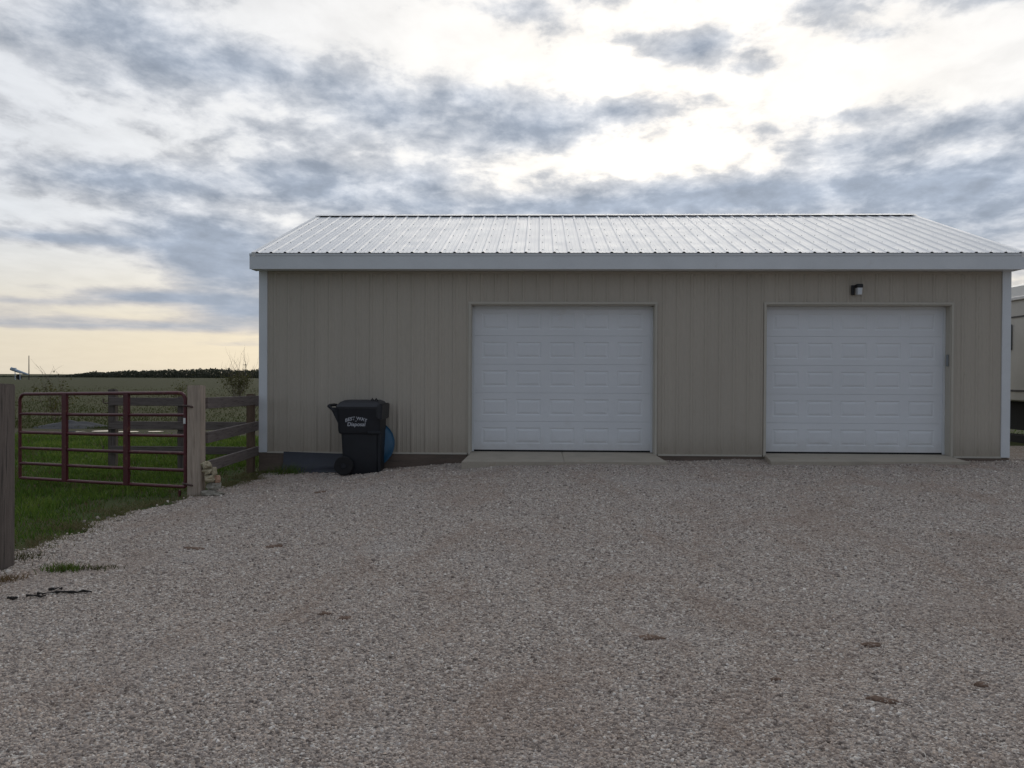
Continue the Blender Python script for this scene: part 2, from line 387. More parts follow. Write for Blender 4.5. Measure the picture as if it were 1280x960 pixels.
def gravel_materials():
    A = bpy.data.materials.new('gravel_bed'); A.use_nodes = True
    t = NT(A.node_tree); b = t.nt.nodes['Principled BSDF']
    pos = t.n('ShaderNodeNewGeometry').outputs['Position']
    c = gravel_colour(t, pos)
    vd = t.vor(pos, 75.)['Distance']
    c = t.scale(c, t.remap(t.noise(pos, 90, 3), .25, .75, .62, 1.05, smooth=False))
    t.L(c, b.inputs['Base Color']); b.inputs['Roughness'].default_value = .95; b.inputs['Specular IOR Level'].default_value = .2
    bn = t.n('ShaderNodeBump'); bn.invert = True; bn.inputs['Strength'].default_value = .9; bn.inputs['Distance'].default_value = .012
    t.L(vd, bn.inputs['Height']); t.L(bn.outputs[0], b.inputs['Normal'])
    C = bpy.data.materials.new('gravel_stone'); C.use_nodes = True
    t = NT(C.node_tree); b = t.nt.nodes['Principled BSDF']
    pos = t.n('ShaderNodeNewGeometry').outputs['Position']
    at = t.n('ShaderNodeAttribute', attribute_name='tone')
    c = t.scale(gravel_colour(t, pos, at.outputs['Fac']), t.remap(t.noise(pos, 160, 3), .25, .75, .85, 1.12, smooth=False))
    t.L(c, b.inputs['Base Color']); b.inputs['Roughness'].default_value = .9; b.inputs['Specular IOR Level'].default_value = .25
    return A, C
M['gravel'], M['gstone'] = gravel_materials()
ys = np.concatenate([np.arange(-20, 2, 1.), np.arange(2, 14.2, .1), np.arange(14.2, 17.1, .3)])
u = np.linspace(0, 1, 150)
rows = []
for y in ys:
    x0 = edge(y) if y < 14.05 else 7.4
    rows.append(np.stack([x0+(24-x0)*u, np.full_like(u, y), G(x0+(24-x0)*u, y)], 1))
V = np.concatenate(rows); nx = len(u); ny = len(ys)
I, J = np.meshgrid(np.arange(nx-1), np.arange(ny-1)); q = (J*nx+I).ravel()
o = npmesh('gravel_drive', V, np.stack([q, q+1, q+nx+1, q+nx], 1), M['gravel'], smooth=True); tag(o, kind='structure')

def scatter_stones():
    zones = [(3.1, 4.6, 5200, .0038, .0122), (4.6, 6.2, 3600, .0042, .0128), (6.2, 8.5, 2000, .005, .0145), (8.5, 11, 1050, .006, .016), (11, 14.0, 620, .007, .018)]
    P = []; Rr = []
    for y0, y1, den_, r0, r1 in zones:
        xr = y1*.70+.9
        n = int((y1-y0)*2*xr*den_)
        x = rng.uniform(-xr, xr, n); y = rng.uniform(y0, y1, n)
        e_ = edge(y); k = np.abs(rng.normal(0, .16, n))-.06
        ok = (x > e_+k-.02) & (x < y*.585+.55) & (x > -y*.645-.55)
        ok &= ~((y > 13.12) & (((x > -1.25) & (x < 2.0)) | ((x > 3.5) & (x < 6.6)))) & (y < 13.97)
        # patches of coarser and finer cover
        dn = .5+.5*np.sin(x*1.7+np.sin(y*1.1)*2)*np.sin(y*.9+x*.3)
        ok &= rng.random(n) < .62+.38*dn
        P.append(np.stack([x, y], 1)[ok]); Rr.append((r0+(r1-r0)*rng.random(n)**2.2)[ok])
    # larger lumps along the grass edge and by the bin
    n = 120; y = rng.uniform(6.6, 13.9, n); x = edge(y)+np.abs(rng.normal(0, .45, n))-.12
    P.append(np.stack([x, y], 1)); Rr.append(rng.uniform(.010, .024, n))
    n = 260; y = rng.uniform(13.2, 13.95, n); x = rng.uniform(-4.1, -1.4, n)
    P.append(np.stack([x, y], 1)); Rr.append(rng.uniform(.012, .026, n))
    P = np.concatenate(P); r = np.concatenate(Rr); n = len(P)
    c = np.array([(-1, -1, -1), (1, -1, -1), (1, 1, -1), (-1, 1, -1), (-1, -1, 1), (1, -1, 1), (1, 1, 1), (-1, 1, 1)], float)*.72
    L = c[None]*(1+rng.uniform(-.38, .38, (n, 8, 3)))
    top = rng.uniform(.55, .95, (n, 1, 1)); L[:, 4:, :2] *= top
    L *= np.stack([rng.uniform(.8, 1.35, n), rng.uniform(.7, 1.1, n), rng.uniform(.45, .9, n)], 1)[:, None, :]
    L *= r[:, None, None]
    ax = rng.normal(0, .35, n); L2 = L.copy()
    L2[:, :, 1] = L[:, :, 1]*np.cos(ax)[:, None]-L[:, :, 2]*np.sin(ax)[:, None]
    L2[:, :, 2] = L[:, :, 1]*np.sin(ax)[:, None]+L[:, :, 2]*np.cos(ax)[:, None]
    th = rng.uniform(0, 6.283, n); ct, st = np.cos(th)[:, None], np.sin(th)[:, None]
    X = L2[:, :, 0]*ct-L2[:, :, 1]*st+P[:, 0:1]; Y = L2[:, :, 0]*st+L2[:, :, 1]*ct+P[:, 1:2]
    Z = L2[:, :, 2]+(G(P[:, 0], P[:, 1])+r*rng.uniform(.0, .35, n))[:, None]
    V = np.stack([X, Y, Z], 2).reshape(-1, 3)
    f = np.array([(0, 3, 2, 1), (4, 5, 6, 7), (0, 1, 5, 4), (1, 2, 6, 5), (2, 3, 7, 6), (3, 0, 4, 7)])[1:]
    F = (f[None]+(np.arange(n)*8)[:, None, None]).reshape(-1, 4)
    tone = np.repeat(np.clip(rng.beta(1.9, 2.1, n), 0, 1), 5)
    o = npmesh('gravel_stones', V, F, M['gstone'], tone)
    tag(o, 'loose crushed limestone gravel covering the driveway', 'gravel', kind='stuff')
    
scatter_stones()

# grass --------------------------------------------------------------
def blade_material(name, stops):
    A = bpy.data.materials.new(name); A.use_nodes = True
    t = NT(A.node_tree); b = t.nt.nodes['Principled BSDF']
    at = t.n('ShaderNodeAttribute', attribute_name='tone')
    ramp = t.n('ShaderNodeValToRGB'); t.L(at.outputs['Fac'], ramp.inputs[0])
    ramp.color_ramp.elements[0].color = (*stops[0][1], 1); ramp.color_ramp.elements[0].position = stops[0][0]
    ramp.color_ramp.elements[1].color = (*stops[-1][1], 1); ramp.color_ramp.elements[1].position = stops[-1][0]
    for p_, c_ in stops[1:-1]: ramp.color_ramp.elements.new(p_).color = (*c_, 1)
    t.L(ramp.outputs[0], b.inputs['Base Color']); b.inputs['Roughness'].default_value = .7; b.inputs['Specular IOR Level'].default_value = .25
    b.inputs['Subsurface Weight'].default_value = 0
    tr = t.n('ShaderNodeBsdfTranslucent'); t.L(ramp.outputs[0], tr.inputs[0])
    mx = t.n('ShaderNodeMixShader'); mx.inputs[0].default_value = .3
    t.L(b.outputs[0], mx.inputs[1]); t.L(tr.outputs[0], mx.inputs[2]); t.L(mx.outputs[0], t.nt.nodes['Material Output'].inputs['Surface'])
    return A
M['blade'] = blade_material('lawn_blades', [(0, (.17, .125, .065)), (.18, (.13, .115, .045)), (.32, (.060, .112, .016)), (.7, (.105, .185, .024)), (1, (.18, .235, .045))])
M['dry'] = blade_material('dry_blades', [(0, (.080, .064, .028)), (.5, (.066, .064, .020)), (1, (.056, .076, .016))])
M['edge'] = blade_material('edge_blades', [(0, (.19, .145, .08)), (.5, (.15, .13, .058)), (1, (.115, .14, .04))])
M['tan_blade'] = blade_material('tan_blades', [(0, (.20, .11, .05)), (.5, (.17, .12, .06)), (1, (.13, .11, .05))])
M['leaf'] = blade_material('olive_leaves', [(0, (.075, .075, .022)), (.5, (.10, .10, .03)), (1, (.14, .13, .045))])
M['wood_leaf'] = blade_material('far_wood_leaves', [(0, (.034, .040, .028)), (.5, (.048, .054, .036)), (1, (.070, .072, .050))])
def blades(x, y, h, wd, lean, tone, z=None):
    n = len(x); th = rng.uniform(0, 6.283, n); fa = rng.uniform(0, 6.283, n)
    z = G(x, y)-.03 if z is None else z
    dx_, dy_ = np.cos(th)*wd/2, np.sin(th)*wd/2
    lx, ly = np.cos(fa)*lean*h, np.sin(fa)*lean*h
    P = [np.stack([x-dx_, y-dy_, z], 1), np.stack([x+dx_, y+dy_, z], 1),
         np.stack([x+dx_*.7+lx*.4, y+dy_*.7+ly*.4, z+h*.6], 1), np.stack([x-dx_*.7+lx*.4, y-dy_*.7+ly*.4, z+h*.6], 1),
         np.stack([x+lx-dx_*.1, y+ly-dy_*.1, z+h], 1), np.stack([x+lx+dx_*.1, y+ly+dy_*.1, z+h], 1)]
    V = np.stack(P, 1).reshape(-1, 3); b = (np.arange(n)*6)[:, None]
    F = np.concatenate([b+np.array([0, 1, 2, 3]), b+np.array([3, 2, 5, 4])], 0)
    return V, F, np.concatenate([tone, tone])
def vnoise(x, y, s):
    return np.array([mnoise.noise((a*s, b*s, 1.7)) for a, b in zip(x, y)])
def lawn():
    n = 185000; y = 3.5+(22.6-3.5)*rng.random(n)**.95; x = rng.uniform(-1, 0, n)
    xl = -(y*.70+4.5); x = np.where(True, xl+(edge(np.minimum(y, 14))+.3-xl)*rng.random(n), x)
    ok = x < edge(np.minimum(y, 14))+rng.normal(0, .12, n)
    ok &= ~((y > 13.95) & (x > -4.68))
    x, y = x[ok], y[ok]; dist = edge(np.minimum(y, 14))-x
    nz = vnoise(x, y, .9); n2 = vnoise(x, y, 3.1)
    # worn and thin next to the gravel and under the gate
    keep = rng.random(len(x)) < np.clip(.10+dist*.55+nz*.9, .06, 1)*np.clip(.8+n2, .2, 1)
    x, y, dist, nz, n2 = x[keep], y[keep], dist[keep], nz[keep], n2[keep]
    h = (.025+.07*rng.random(len(x))**1.6)*np.clip(.55+dist*.4, .35, 1.15)*(1+.5*np.clip(n2, -.5, 1))
    tone = np.clip(.60+.5*nz+.3*n2+rng.normal(0, .20, len(x))-.50*np.exp(-dist/.55), 0, 1)
    V, F, a = blades(x, y, h, .006+.0006*y, rng.uniform(.2, .8, len(x)), tone)
    o = npmesh('lawn_grass', V, F, M['blade'], a); tag(o, 'short green grass around the open gate', 'grass', kind='stuff')
    n = 15000; y = rng.uniform(6.4, 13.9, n); d_ = rng.normal(.12, .24, n); x = edge(y)-d_
    nz = vnoise(x, y, 2.2); keep = rng.random(n) < np.clip(.45+nz*1.3, .03, 1)*np.exp(-np.maximum(-d_, 0)/.12); x, y, nz = x[keep], y[keep], nz[keep]
    V, F, a = blades(x, y, .015+.035*rng.random(len(x)), np.full(len(x), .008), rng.uniform(.5, 1.6, len(x)), np.clip(.35+.6*nz+rng.normal(0, .25, len(x)), 0, 1), G(x, y)-.01)
    o = npmesh('edge_grass', V, F, M['edge'], a); tag(o, 'thin dry grass fading out along the gravel edge', 'grass', kind='stuff')
    # rough olive growth in the field beyond the puddles
    n = 60000; y = 25.5+100*rng.random(n)**1.9; x = rng.uniform(-.78, -.05, n)*y-1
    nz = vnoise(x, y, .2)
    keep = rng.random(n) < np.clip(.6+nz*1.1, .1, 1)*(1-sst(40, 125, y)); x, y, nz = x[keep], y[keep], nz[keep]
    V, F, a = blades(x, y, .03+.06*rng.random(len(x)), .008+.0006*y, rng.uniform(.3, .9, len(x)), np.clip(.85-.012*(y-25)+.5*nz+rng.normal(0, .10, len(x)), 0, 1))
    o = npmesh('field_grass', V, F, M['dry'], a); tag(o, 'rough olive growth across the open field', 'field grass', kind='stuff')
    # grass beyond the camper
    n = 5000; y = rng.uniform(19, 34, n); x = rng.uniform(7.5, 30, n)
    V, F, a = blades(x, y, .05+.08*rng.random(n), .02, rng.uniform(.2, .7, n), np.clip(rng.normal(.7, .15, n), 0, 1))
    o = npmesh('lawn_grass', V, F, M['blade'], a); tag(o, 'strip of green grass beyond the parked camper', 'grass', kind='stuff')
lawn()

# ------------------------------------------------------------------ the garage
X0, X1, YW, YB = -4.63, 7.565, 14.0, 21.32
ZS, ZTOP = .072, 3.10
D1, D2 = (-1.1355, 1.8876), (3.672, 6.643); ZD, ZDB = 2.522, .0977
EY, EZ, RY = 13.69, 3.324, 17.66
garage = empty('garage', ((X0+X1)/2, (YW+YB)/2, -.05), 'tan metal-sided garage with white ribbed roof and two white overhead doors', 'garage')
PITCHM = .2286
def rib_profile(xa, xb, xo, d, base=.052, top=.022, minor=.0):
    """x, depth pairs from xa to xb, ribs centred on xo + k*pitch"""
    P = [(xa, None)]
    k = math.floor((xa-xo)/PITCHM)-1
    br = []
    while xo+k*PITCHM < xb+.2:
        c = xo+k*PITCHM; br += [(c-base/2, 0), (c-top/2, d), (c+top/2, d), (c+base/2, 0)]
        if minor:
            for f_ in (.36, .64):
                m_ = c+PITCHM*f_; br += [(m_-.012, 0), (m_-.005, minor), (m_+.005, minor), (m_+.012, 0)]
        k += 1
    bx = [p[0] for p in br]; bd = [p[1] for p in br]
    xs_ = [xa]+[x for x in bx if xa+1e-4 < x < xb-1e-4]+[xb]
    return [(x, float(np.interp(x, bx, bd))) for x in xs_]
def front_sheet(bm, xa, xb, z0, z1, y, sgn=-1):
    pr = rib_profile(xa, xb, X0+.02, .015, base=.062, minor=.003)
    lo = [bm.verts.new((x, y+sgn*d, z0)) for x, d in pr]; hi = [bm.verts.new((x, y+sgn*d, z1)) for x, d in pr]
    for i in range(len(pr)-1): bm.faces.new((lo[i], lo[i+1], hi[i+1], hi[i]))
def side_sheet(bm, ya, yb, z0, z1f, x, sgn):
    pr = rib_profile(ya, yb, YW+.02, .019)
    lo = [bm.verts.new((x+sgn*d, y, z0)) for y, d in pr]; hi = [bm.verts.new((x+sgn*d, y, z1f(y))) for y, d in pr]
    for i in range(len(pr)-1): bm.faces.new((lo[i], lo[i+1], hi[i+1], hi[i]))
# front wall: solid sheathing with the two openings, ribbed sheets on it
bm = B(); T = .16
for xa, xb in ((X0+.01, D1[0]), (D1[1], D2[0]), (D2[1], X1-.01)): box(bm, xa, xb, YW+.012, YW+T, -.3, ZTOP+.1)
for a, b in (D1, D2): box(bm, a, b, YW+.012, YW+T, ZD, ZTOP+.1)
fw = obj('wall', bm, 'backing', garage)
xa = X0+.06
while xa < X1-.07:
    xb = min(xa+.9144, X1-.06); bm = B(); segs = []
    cuts = sorted({xa, xb, *[c for c in (*D1, *D2) if xa < c < xb]})
    for a, b in zip(cuts, cuts[1:]):
        mid = (a+b)/2; op = any(d[0] < mid < d[1] for d in (D1, D2))
        front_sheet(bm, a, b, (ZD+.02) if op else ZS, ZTOP, YW)
    obj('siding_panel', bm, 'siding', fw); xa = xb
Vv, Ff = [], []
for zz in (.16, .78, 1.40, 2.02, 2.62, 2.98):
    k = 0
    while X0+.20+k*PITCHM < X1-.13:
        cx_ = X0+.02+.045+k*PITCHM; k += 1
        if cx_ < X0+.14 or (zz < ZD+.05 and any(d[0]-.05 < cx_ < d[1]+.05 for d in (D1, D2))): continue
        b0 = len(Vv)
        for yy, q_ in ((YW-.0005, .008), (YW-.007, .006)): Vv += [(cx_-q_, yy, zz-q_), (cx_+q_, yy, zz-q_), (cx_+q_, yy, zz+q_), (cx_-q_, yy, zz+q_)]
        Ff += [(b0+4, b0+5, b0+6, b0+7)]+[(b0+i, b0+(i+1) % 4, b0+4+(i+1) % 4, b0+4+i) for i in range(4)]
me = bpy.data.meshes.new('siding_screws'); me.from_pydata(Vv, [], Ff); me.materials.append(M['siding'])
tag(put('siding_screws', me, fw), kind='stuff')
slope = lambda y: EZ-.05+(min(y, 2*RY-y)-EY)/3.
for sx, x in ((-1, X0), (1, X1)):
    bm = B(); xi = x-sx*.02; t_ = x-sx*T
    for a, b in ((YW+.17, RY), (RY, YB-.01)):
        for_ = [(min(xi, t_), a), (max(xi, t_), a), (max(xi, t_), b), (min(xi, t_), b)]
        hexa(bm, [(p[0], p[1], -.3) for p in for_]+[(p[0], p[1], slope(p[1])-.02) for p in for_])
    sw = obj('wall', bm, 'backing', garage)
    ya = YW+.06
    while ya < YB-.07:
        yb = min(ya+.9144, YB-.06); bm = B(); side_sheet(bm, ya, yb, ZS, lambda y: slope(y)-.03, x-sx*.012, sx)
        obj('siding_panel', bm, 'siding', sw); ya = yb
bm = B(); box(bm, X0+.01, X1-.01, YB-T, YB-.012, -.3, ZTOP+.1); bw = obj('wall', bm, 'backing', garage)
xa = X0+.06
while xa < X1-.07:
    xb = min(xa+.9144*2, X1-.06); bm = B(); front_sheet(bm, xa, xb, ZS, ZTOP, YB-.01, 1); obj('siding_panel', bm, 'siding', bw); xa = xb
# corner trim
for x, sx in ((X0, 1), (X1, -1)):
    for y, sy in ((YW, 1), (YB, -1)):
        bm = B(); cw = .125
        box(bm, min(x-sx*.012, x+sx*cw), max(x-sx*.012, x+sx*cw), min(y-sy*.026, y-sy*.0225), max(y-sy*.026, y-sy*.0225), ZS-.01, ZTOP+.02)
        box(bm, min(x-sx*.012, x-sx*.0085), max(x-sx*.012, x-sx*.0085), min(y-sy*.022, y+sy*cw), max(y-sy*.022, y+sy*cw), ZS-.01, ZTOP+.02)
        box(bm, min(x+sx*cw, x+sx*(cw-.004)), max(x+sx*cw, x+sx*(cw-.004)), min(y-sy*.022, y), max(y-sy*.022, y), ZS-.01, ZTOP+.02)
        obj('corner_trim', bm, 'trimw', garage)
# base trim and skirt boards
for a, b in ((X0+.005, D1[0]-.05), (D1[1]+.05, D2[0]-.05), (D2[1]+.05, X1-.005)):
    bm = B(); box(bm, a+.12 if a < X0+.1 else a, b-.12 if b > X1-.1 else b, YW-.026, YW+.01, ZS-.022, ZS+.004); obj('base_trim', bm, 'jtrim', garage)
    n = max(1, round((b-a)/2.0)); st = (b-a)/n
    for i in range(n):
        bm = B(); box(bm, a+i*st+.002, a+(i+1)*st-.002, YW-.018, YW+.011, -.42, ZS-.024, .003); obj('skirt_board', bm, 'skirt', garage)
for x, sx in ((X0, -1), (X1, 1)):
    bm = B(); box(bm, min(x, x+sx*.02)+.004*sx, max(x, x+sx*.02)+.004*sx, YW+.02, YB-.02, -.42, ZS-.024, .003); obj('skirt_board', bm, 'skirt', garage)
# overhead doors
def door_section(xa, xb, z0, z1, y):
    bm = B(); Wd = xb-xa; cw = Wd*.189; x_0 = xa+Wd*.0275; pw, ph = .425, (z1-z0)*.57
    zc_ = (z0+z1)/2; zs_ = [z0, zc_-ph/2, zc_+ph/2, z1]
    xs_ = [xa]
    for k in range(5): c = x_0+cw*(k+.5); xs_ += [c-pw/2, c+pw/2]
    xs_.append(xb); gv = {}
    def v(x, yy, z):
        k = (round(x, 5), round(yy, 5), round(z, 5))
        if k not in gv: gv[k] = bm.verts.new((x, yy, z))
        return gv[k]
    for i in range(len(xs_)-1):
        for j in range(3):
            a, b, c, d = xs_[i], xs_[i+1], zs_[j], zs_[j+1]
            if j == 1 and i % 2 == 1:
                rings = [(0, 0), (.016, .007), (.026, .007), (.056, -.001)]
                for (r0, d0), (r1, d1) in zip(rings, rings[1:]):
                    o_ = [v(a+r0, y+d0, c+r0), v(b-r0, y+d0, c+r0), v(b-r0, y+d0, d-r0), v(a+r0, y+d0, d-r0)]
                    n_ = [v(a+r1, y+d1, c+r1), v(b-r1, y+d1, c+r1), v(b-r1, y+d1, d-r1), v(a+r1, y+d1, d-r1)]
                    for q_ in range(4): bm.faces.new((o_[q_], o_[(q_+1) % 4], n_[(q_+1) % 4], n_[q_]))
                bm.faces.new(n_)
            else: bm.faces.new((v(a, y, c), v(b, y, c), v(b, y, d), v(a, y, d)))
    # lipped top and bottom edges, back
    for (p, q_) in (((xa, z0), (xb, z0)), ((xb, z0), (xb, z1)), ((xb, z1), (xa, z1)), ((xa, z1), (xa, z0))):
        bm.faces.new([bm.verts.new(k) for k in ((p[0], y, p[1]), (q_[0], y, q_[1]), (q_[0], y+.045, q_[1]), (p[0], y+.045, p[1]))])
    return bm
def overhead_door(dx_, label):
    a, b = dx_; yd = YW+.185
    bm = B(); box(bm, a+.03, b-.03, yd+.048, yd+.07, ZDB-.06, ZD+.04)
    d = obj('garage_door', bm, 'doorw', garage); tag(d, label)
    z = ZDB+.016; sh = .475
    for i in range(5): obj('door_section', door_section(a+.03, b-.03, z+.0012, z+sh-.0012, yd), 'doorw', d); z += sh
    bm = B(); box(bm, a+.03, b-.03, yd+.004, yd+.04, ZDB-.012, ZDB+.019); obj('bottom_seal', bm, 'rubber', d)
    for s_, x in ((1, a), (-1, b)):
        bm = B(); box(bm, min(x, x+s_*.016), max(x, x+s_*.016), YW-.012, yd+.10, ZDB-.10, ZD-.017); obj('jamb', bm, 'jtrim', d)
        bm = B(); box(bm, min(x+s_*.0165, x+s_*.050), max(x+s_*.0165, x+s_*.050), yd-.03, yd-.003, ZDB-.01, ZD-.025); obj('weather_strip', bm, 'trimw', d)
        bm = B(); box(bm, min(x-s_*.030, x+s_*.004), max(x-s_*.030, x+s_*.004), YW-.031, YW-.0125, ZS-.024, ZD+.0); obj('door_trim', bm, 'jtrim', d)
    bm = B(); box(bm, a+.001, b-.001, YW-.011, yd+.10, ZD-.016, ZD-.001); obj('header', bm, 'jtrim', d)
    bm = B(); box(bm, a+.052, b-.052, yd-.03, yd-.003, ZD-.065, ZD-.017); obj('weather_strip', bm, 'trimw', d)
    bm = B(); box(bm, a-.034, b+.034, YW-.031, YW-.0125, ZD+.001, ZD+.036); obj('door_trim', bm, 'jtrim', d)
    return d
d1 = overhead_door(D1, 'white overhead door near the wheeled trash cart')
d2 = overhead_door(D2, 'white overhead door below the small wall light')
bm = B(); box(bm, D2[1]-.040, D2[1]-.017, YW+.03, YW+.09, 1.53, 1.72, .006); obj('keypad', bm, 'kp', d2)
# roof
th = math.atan(1/3.); CT, ST = math.cos(th), math.sin(th); SL = (RY-EY)/CT
RX0, RX1 = X0+.03, X1-.0
roof = empty('roof', ((RX0+RX1)/2, RY, EZ), parent=garage)
def slope_pt(x, s_, n_, back=False):
    y = EY+s_*CT-n_*ST; z = EZ+s_*ST+n_*CT
    return (x, 2*RY-y if back else y, z)
def roof_sheet(xa, xb, back):
    bm = B(); pr = rib_profile(xa, xb, RX0+.03, .018, .060, .022, .003)
    lo = [bm.verts.new(slope_pt(x, -.03, d, back)) for x, d in pr]; hi = [bm.verts.new(slope_pt(x, SL-.01, d, back)) for x, d in pr]
    for i in range(len(pr)-1): bm.faces.new((lo[i], lo[i+1], hi[i+1], hi[i]))
    return bm
for back in (False, True):
    xa = RX0
    while xa < RX1-.02:
        xb = min(xa+.9144, RX1)
        if RX1-xb < .1: xb = RX1
        obj('roof_panel', roof_sheet(xa, xb, back), 'roofw', roof); xa = xb
    bm = B(); c = []
    for n_ in (-.05, -.012):
        c += [slope_pt(RX0+.02, .04, n_, back), slope_pt(RX1-.02, .04, n_, back), slope_pt(RX1-.02, SL-.03, n_, back), slope_pt(RX0+.02, SL-.03, n_, back)]
    hexa(bm, c); obj('roof_deck', bm, 'dark', roof)
    bm = B(); c = []
    for n_ in (-.01, .026):
        c += [slope_pt(RX0+.05, SL-.10, n_, back), slope_pt(RX1-.05, SL-.10, n_, back), slope_pt(RX1-.05, SL-.05, n_, back), slope_pt(RX0+.05, SL-.05, n_, back)]
    hexa(bm, c); obj('closure_strip', bm, 'dark', roof)
    # rake trim on both gables
    for x, sx in ((RX0, -1), (RX1, 1)):
        bm = B(); c = []
        for n_ in (-.16, .014):
            c += [slope_pt(x+sx*.002, -.035, n_, back), slope_pt(x+sx*.06, -.035, n_, back), slope_pt(x+sx*.06, SL-.004, n_, back), slope_pt(x+sx*.002, SL-.004, n_, back)]
        hexa(bm, c); obj('rake_trim', bm, 'roofw', roof)
bm = B()
for back in (False, True):
    c = []
    for n_ in (.034, .037):
        c += [slope_pt(RX0-.05, SL-.16, n_, back), slope_pt(RX1+.05, SL-.16, n_, back), slope_pt(RX1+.05, SL+.012, n_, back), slope_pt(RX0-.05, SL+.012, n_, back)]
    hexa(bm, c)
obj('ridge_cap', bm, 'roofw', roof)
# screw heads in rows
Vv, Ff = [], []
for s_ in (.25, .95, 1.65, 2.35, 3.05, 3.75):
    k = 0
    while RX0+.075+k*PITCHM < RX1-.03:
        cx_ = RX0+.03+.045+k*PITCHM; b0 = len(Vv)
        for (ex, es) in ((-.008, -.008), (.008, -.008), (.008, .008), (-.008, .008)): Vv.append(slope_pt(cx_+ex, s_+es, .0005))
        for (ex, es) in ((-.005, -.005), (.005, -.005), (.005, .005), (-.005, .005)): Vv.append(slope_pt(cx_+ex, s_+es, .009))
        Ff += [(b0+4, b0+5, b0+6, b0+7)]+[(b0+i, b0+(i+1) % 4, b0+4+(i+1) % 4, b0+4+i) for i in range(4)]; k += 1
me = bpy.data.meshes.new('roof_screws'); me.from_pydata(Vv, [], Ff); me.materials.append(M['kp'])
o = put('roof_screws', me, roof); tag(o, kind='stuff')
# fascia and soffit
FX0, FX1 = X0-.07, X1+.05
bm = B(); box(bm, FX0, FX1, EY-.012, EY+.012, 3.055, EZ-.024, .003); obj('fascia', bm, 'trimw', garage)
bm = B(); box(bm, FX0, FX1, 2*RY-EY-.012, 2*RY-EY+.012, 3.055, EZ-.024, .003); obj('fascia', bm, 'trimw', garage)
bm = B(); box(bm, FX0+.01, FX1-.01, EY+.0125, YW-.028, 3.058, 3.075); obj('soffit', bm, 'trimw', garage)
bm = B(); box(bm, FX0, FX1, EY-.02, EY-.0125, EZ-.05, EZ-.016); obj('drip_edge', bm, 'trimw', garage)
for x, sx in ((FX0, 1), (FX1, -1)):
    bm = B(); hexa(bm, [(min(x, x+sx*.012), EY+.0125, 3.06), (max(x, x+sx*.012), EY+.0125, 3.06), (max(x, x+sx*.012), YW+.02, 3.06), (min(x, x+sx*.012), YW+.02, 3.06),
                        (min(x, x+sx*.012), EY+.0125, EZ-.03), (max(x, x+sx*.012), EY+.0125, EZ-.03), (max(x, x+sx*.012), YW+.02, EZ+.06), (min(x, x+sx*.012), YW+.02, EZ+.06)])
    obj('eave_end', bm, 'trimw', garage)
bm = B(); box(bm, X0+.14, X1-.14, YW-.02, YW-.001, 3.02, 3.056); obj('frieze_trim', bm, 'siding', garage)

# concrete aprons
def apron(label, pts, jx):
    """pts: back-left, back-right, front-right, front-left (x, y, z)"""
    bl, br, fr, fl = [Vector(p) for p in pts]
    e_ = empty('concrete_apron', ((fl+fr)/2).to_tuple()[:2]+(-.1,), label, 'concrete slab', 'concrete aprons at the overhead doors')
    n = 2 if jx else 1
    for i in range(n):
        a, b = i/n, (i+1)/n; g = .0015 if n > 1 else 0
        p = [bl.lerp(br, a), bl.lerp(br, b), fr.lerp(fl, 1-b), fr.lerp(fl, 1-a)]
        if i: p[0].x += g; p[3].x += g
        elif n > 1: p[1].x -= g; p[2].x -= g
        bm = B()
        v = hexa(bm, [(q_.x, q_.y, -.4) for q_ in (p[3], p[2], p[1], p[0])]+[(q_.x, q_.y, q_.z) for q_ in (p[3], p[2], p[1], p[0])])
        bmesh.ops.bevel(bm, geom=list({e2 for q_ in v for e2 in q_.link_edges}), offset=.006, segments=2, affect='EDGES')
        obj('slab', bm, 'concrete', e_)
apron('wide concrete apron with a centre joint, door nearer the trash cart', [(D1[0]+.03, 14.25, .088), (D1[1]-.03, 14.25, .088), (1.98, 13.15, .03), (-1.2, 13.15, .015)], True)
apron('concrete apron slab below the door with the wall light', [(D2[0]+.03, 14.25, .088), (D2[1]-.03, 14.25, .088), (6.62, 13.3, .055), (3.56, 13.2, .045)], False)

# wall light
wl = empty('wall_light', (5.1, YW-.02, 2.66), 'small black wall light with frosted lens above the overhead door', 'wall light')
bm = B(); box(bm, 5.03, 5.085, YW-.045, YW-.0195, 2.675, 2.835, .006); obj('back_plate', bm, 'black', wl)
bm = B(); box(bm, 5.08, 5.178, YW-.16, YW-.0455, 2.785, 2.845, .01); obj('hood', bm, 'black', wl)
bm = B(); hexa(bm, [(5.094, YW-.145, 2.675), (5.160, YW-.145, 2.675), (5.160, YW-.055, 2.675), (5.094, YW-.055, 2.675), (5.09, YW-.15, 2.784), (5.166, YW-.15, 2.784), (5.166, YW-.05, 2.784), (5.09, YW-.05, 2.784)])
obj('lens', bm, 'lens', wl)

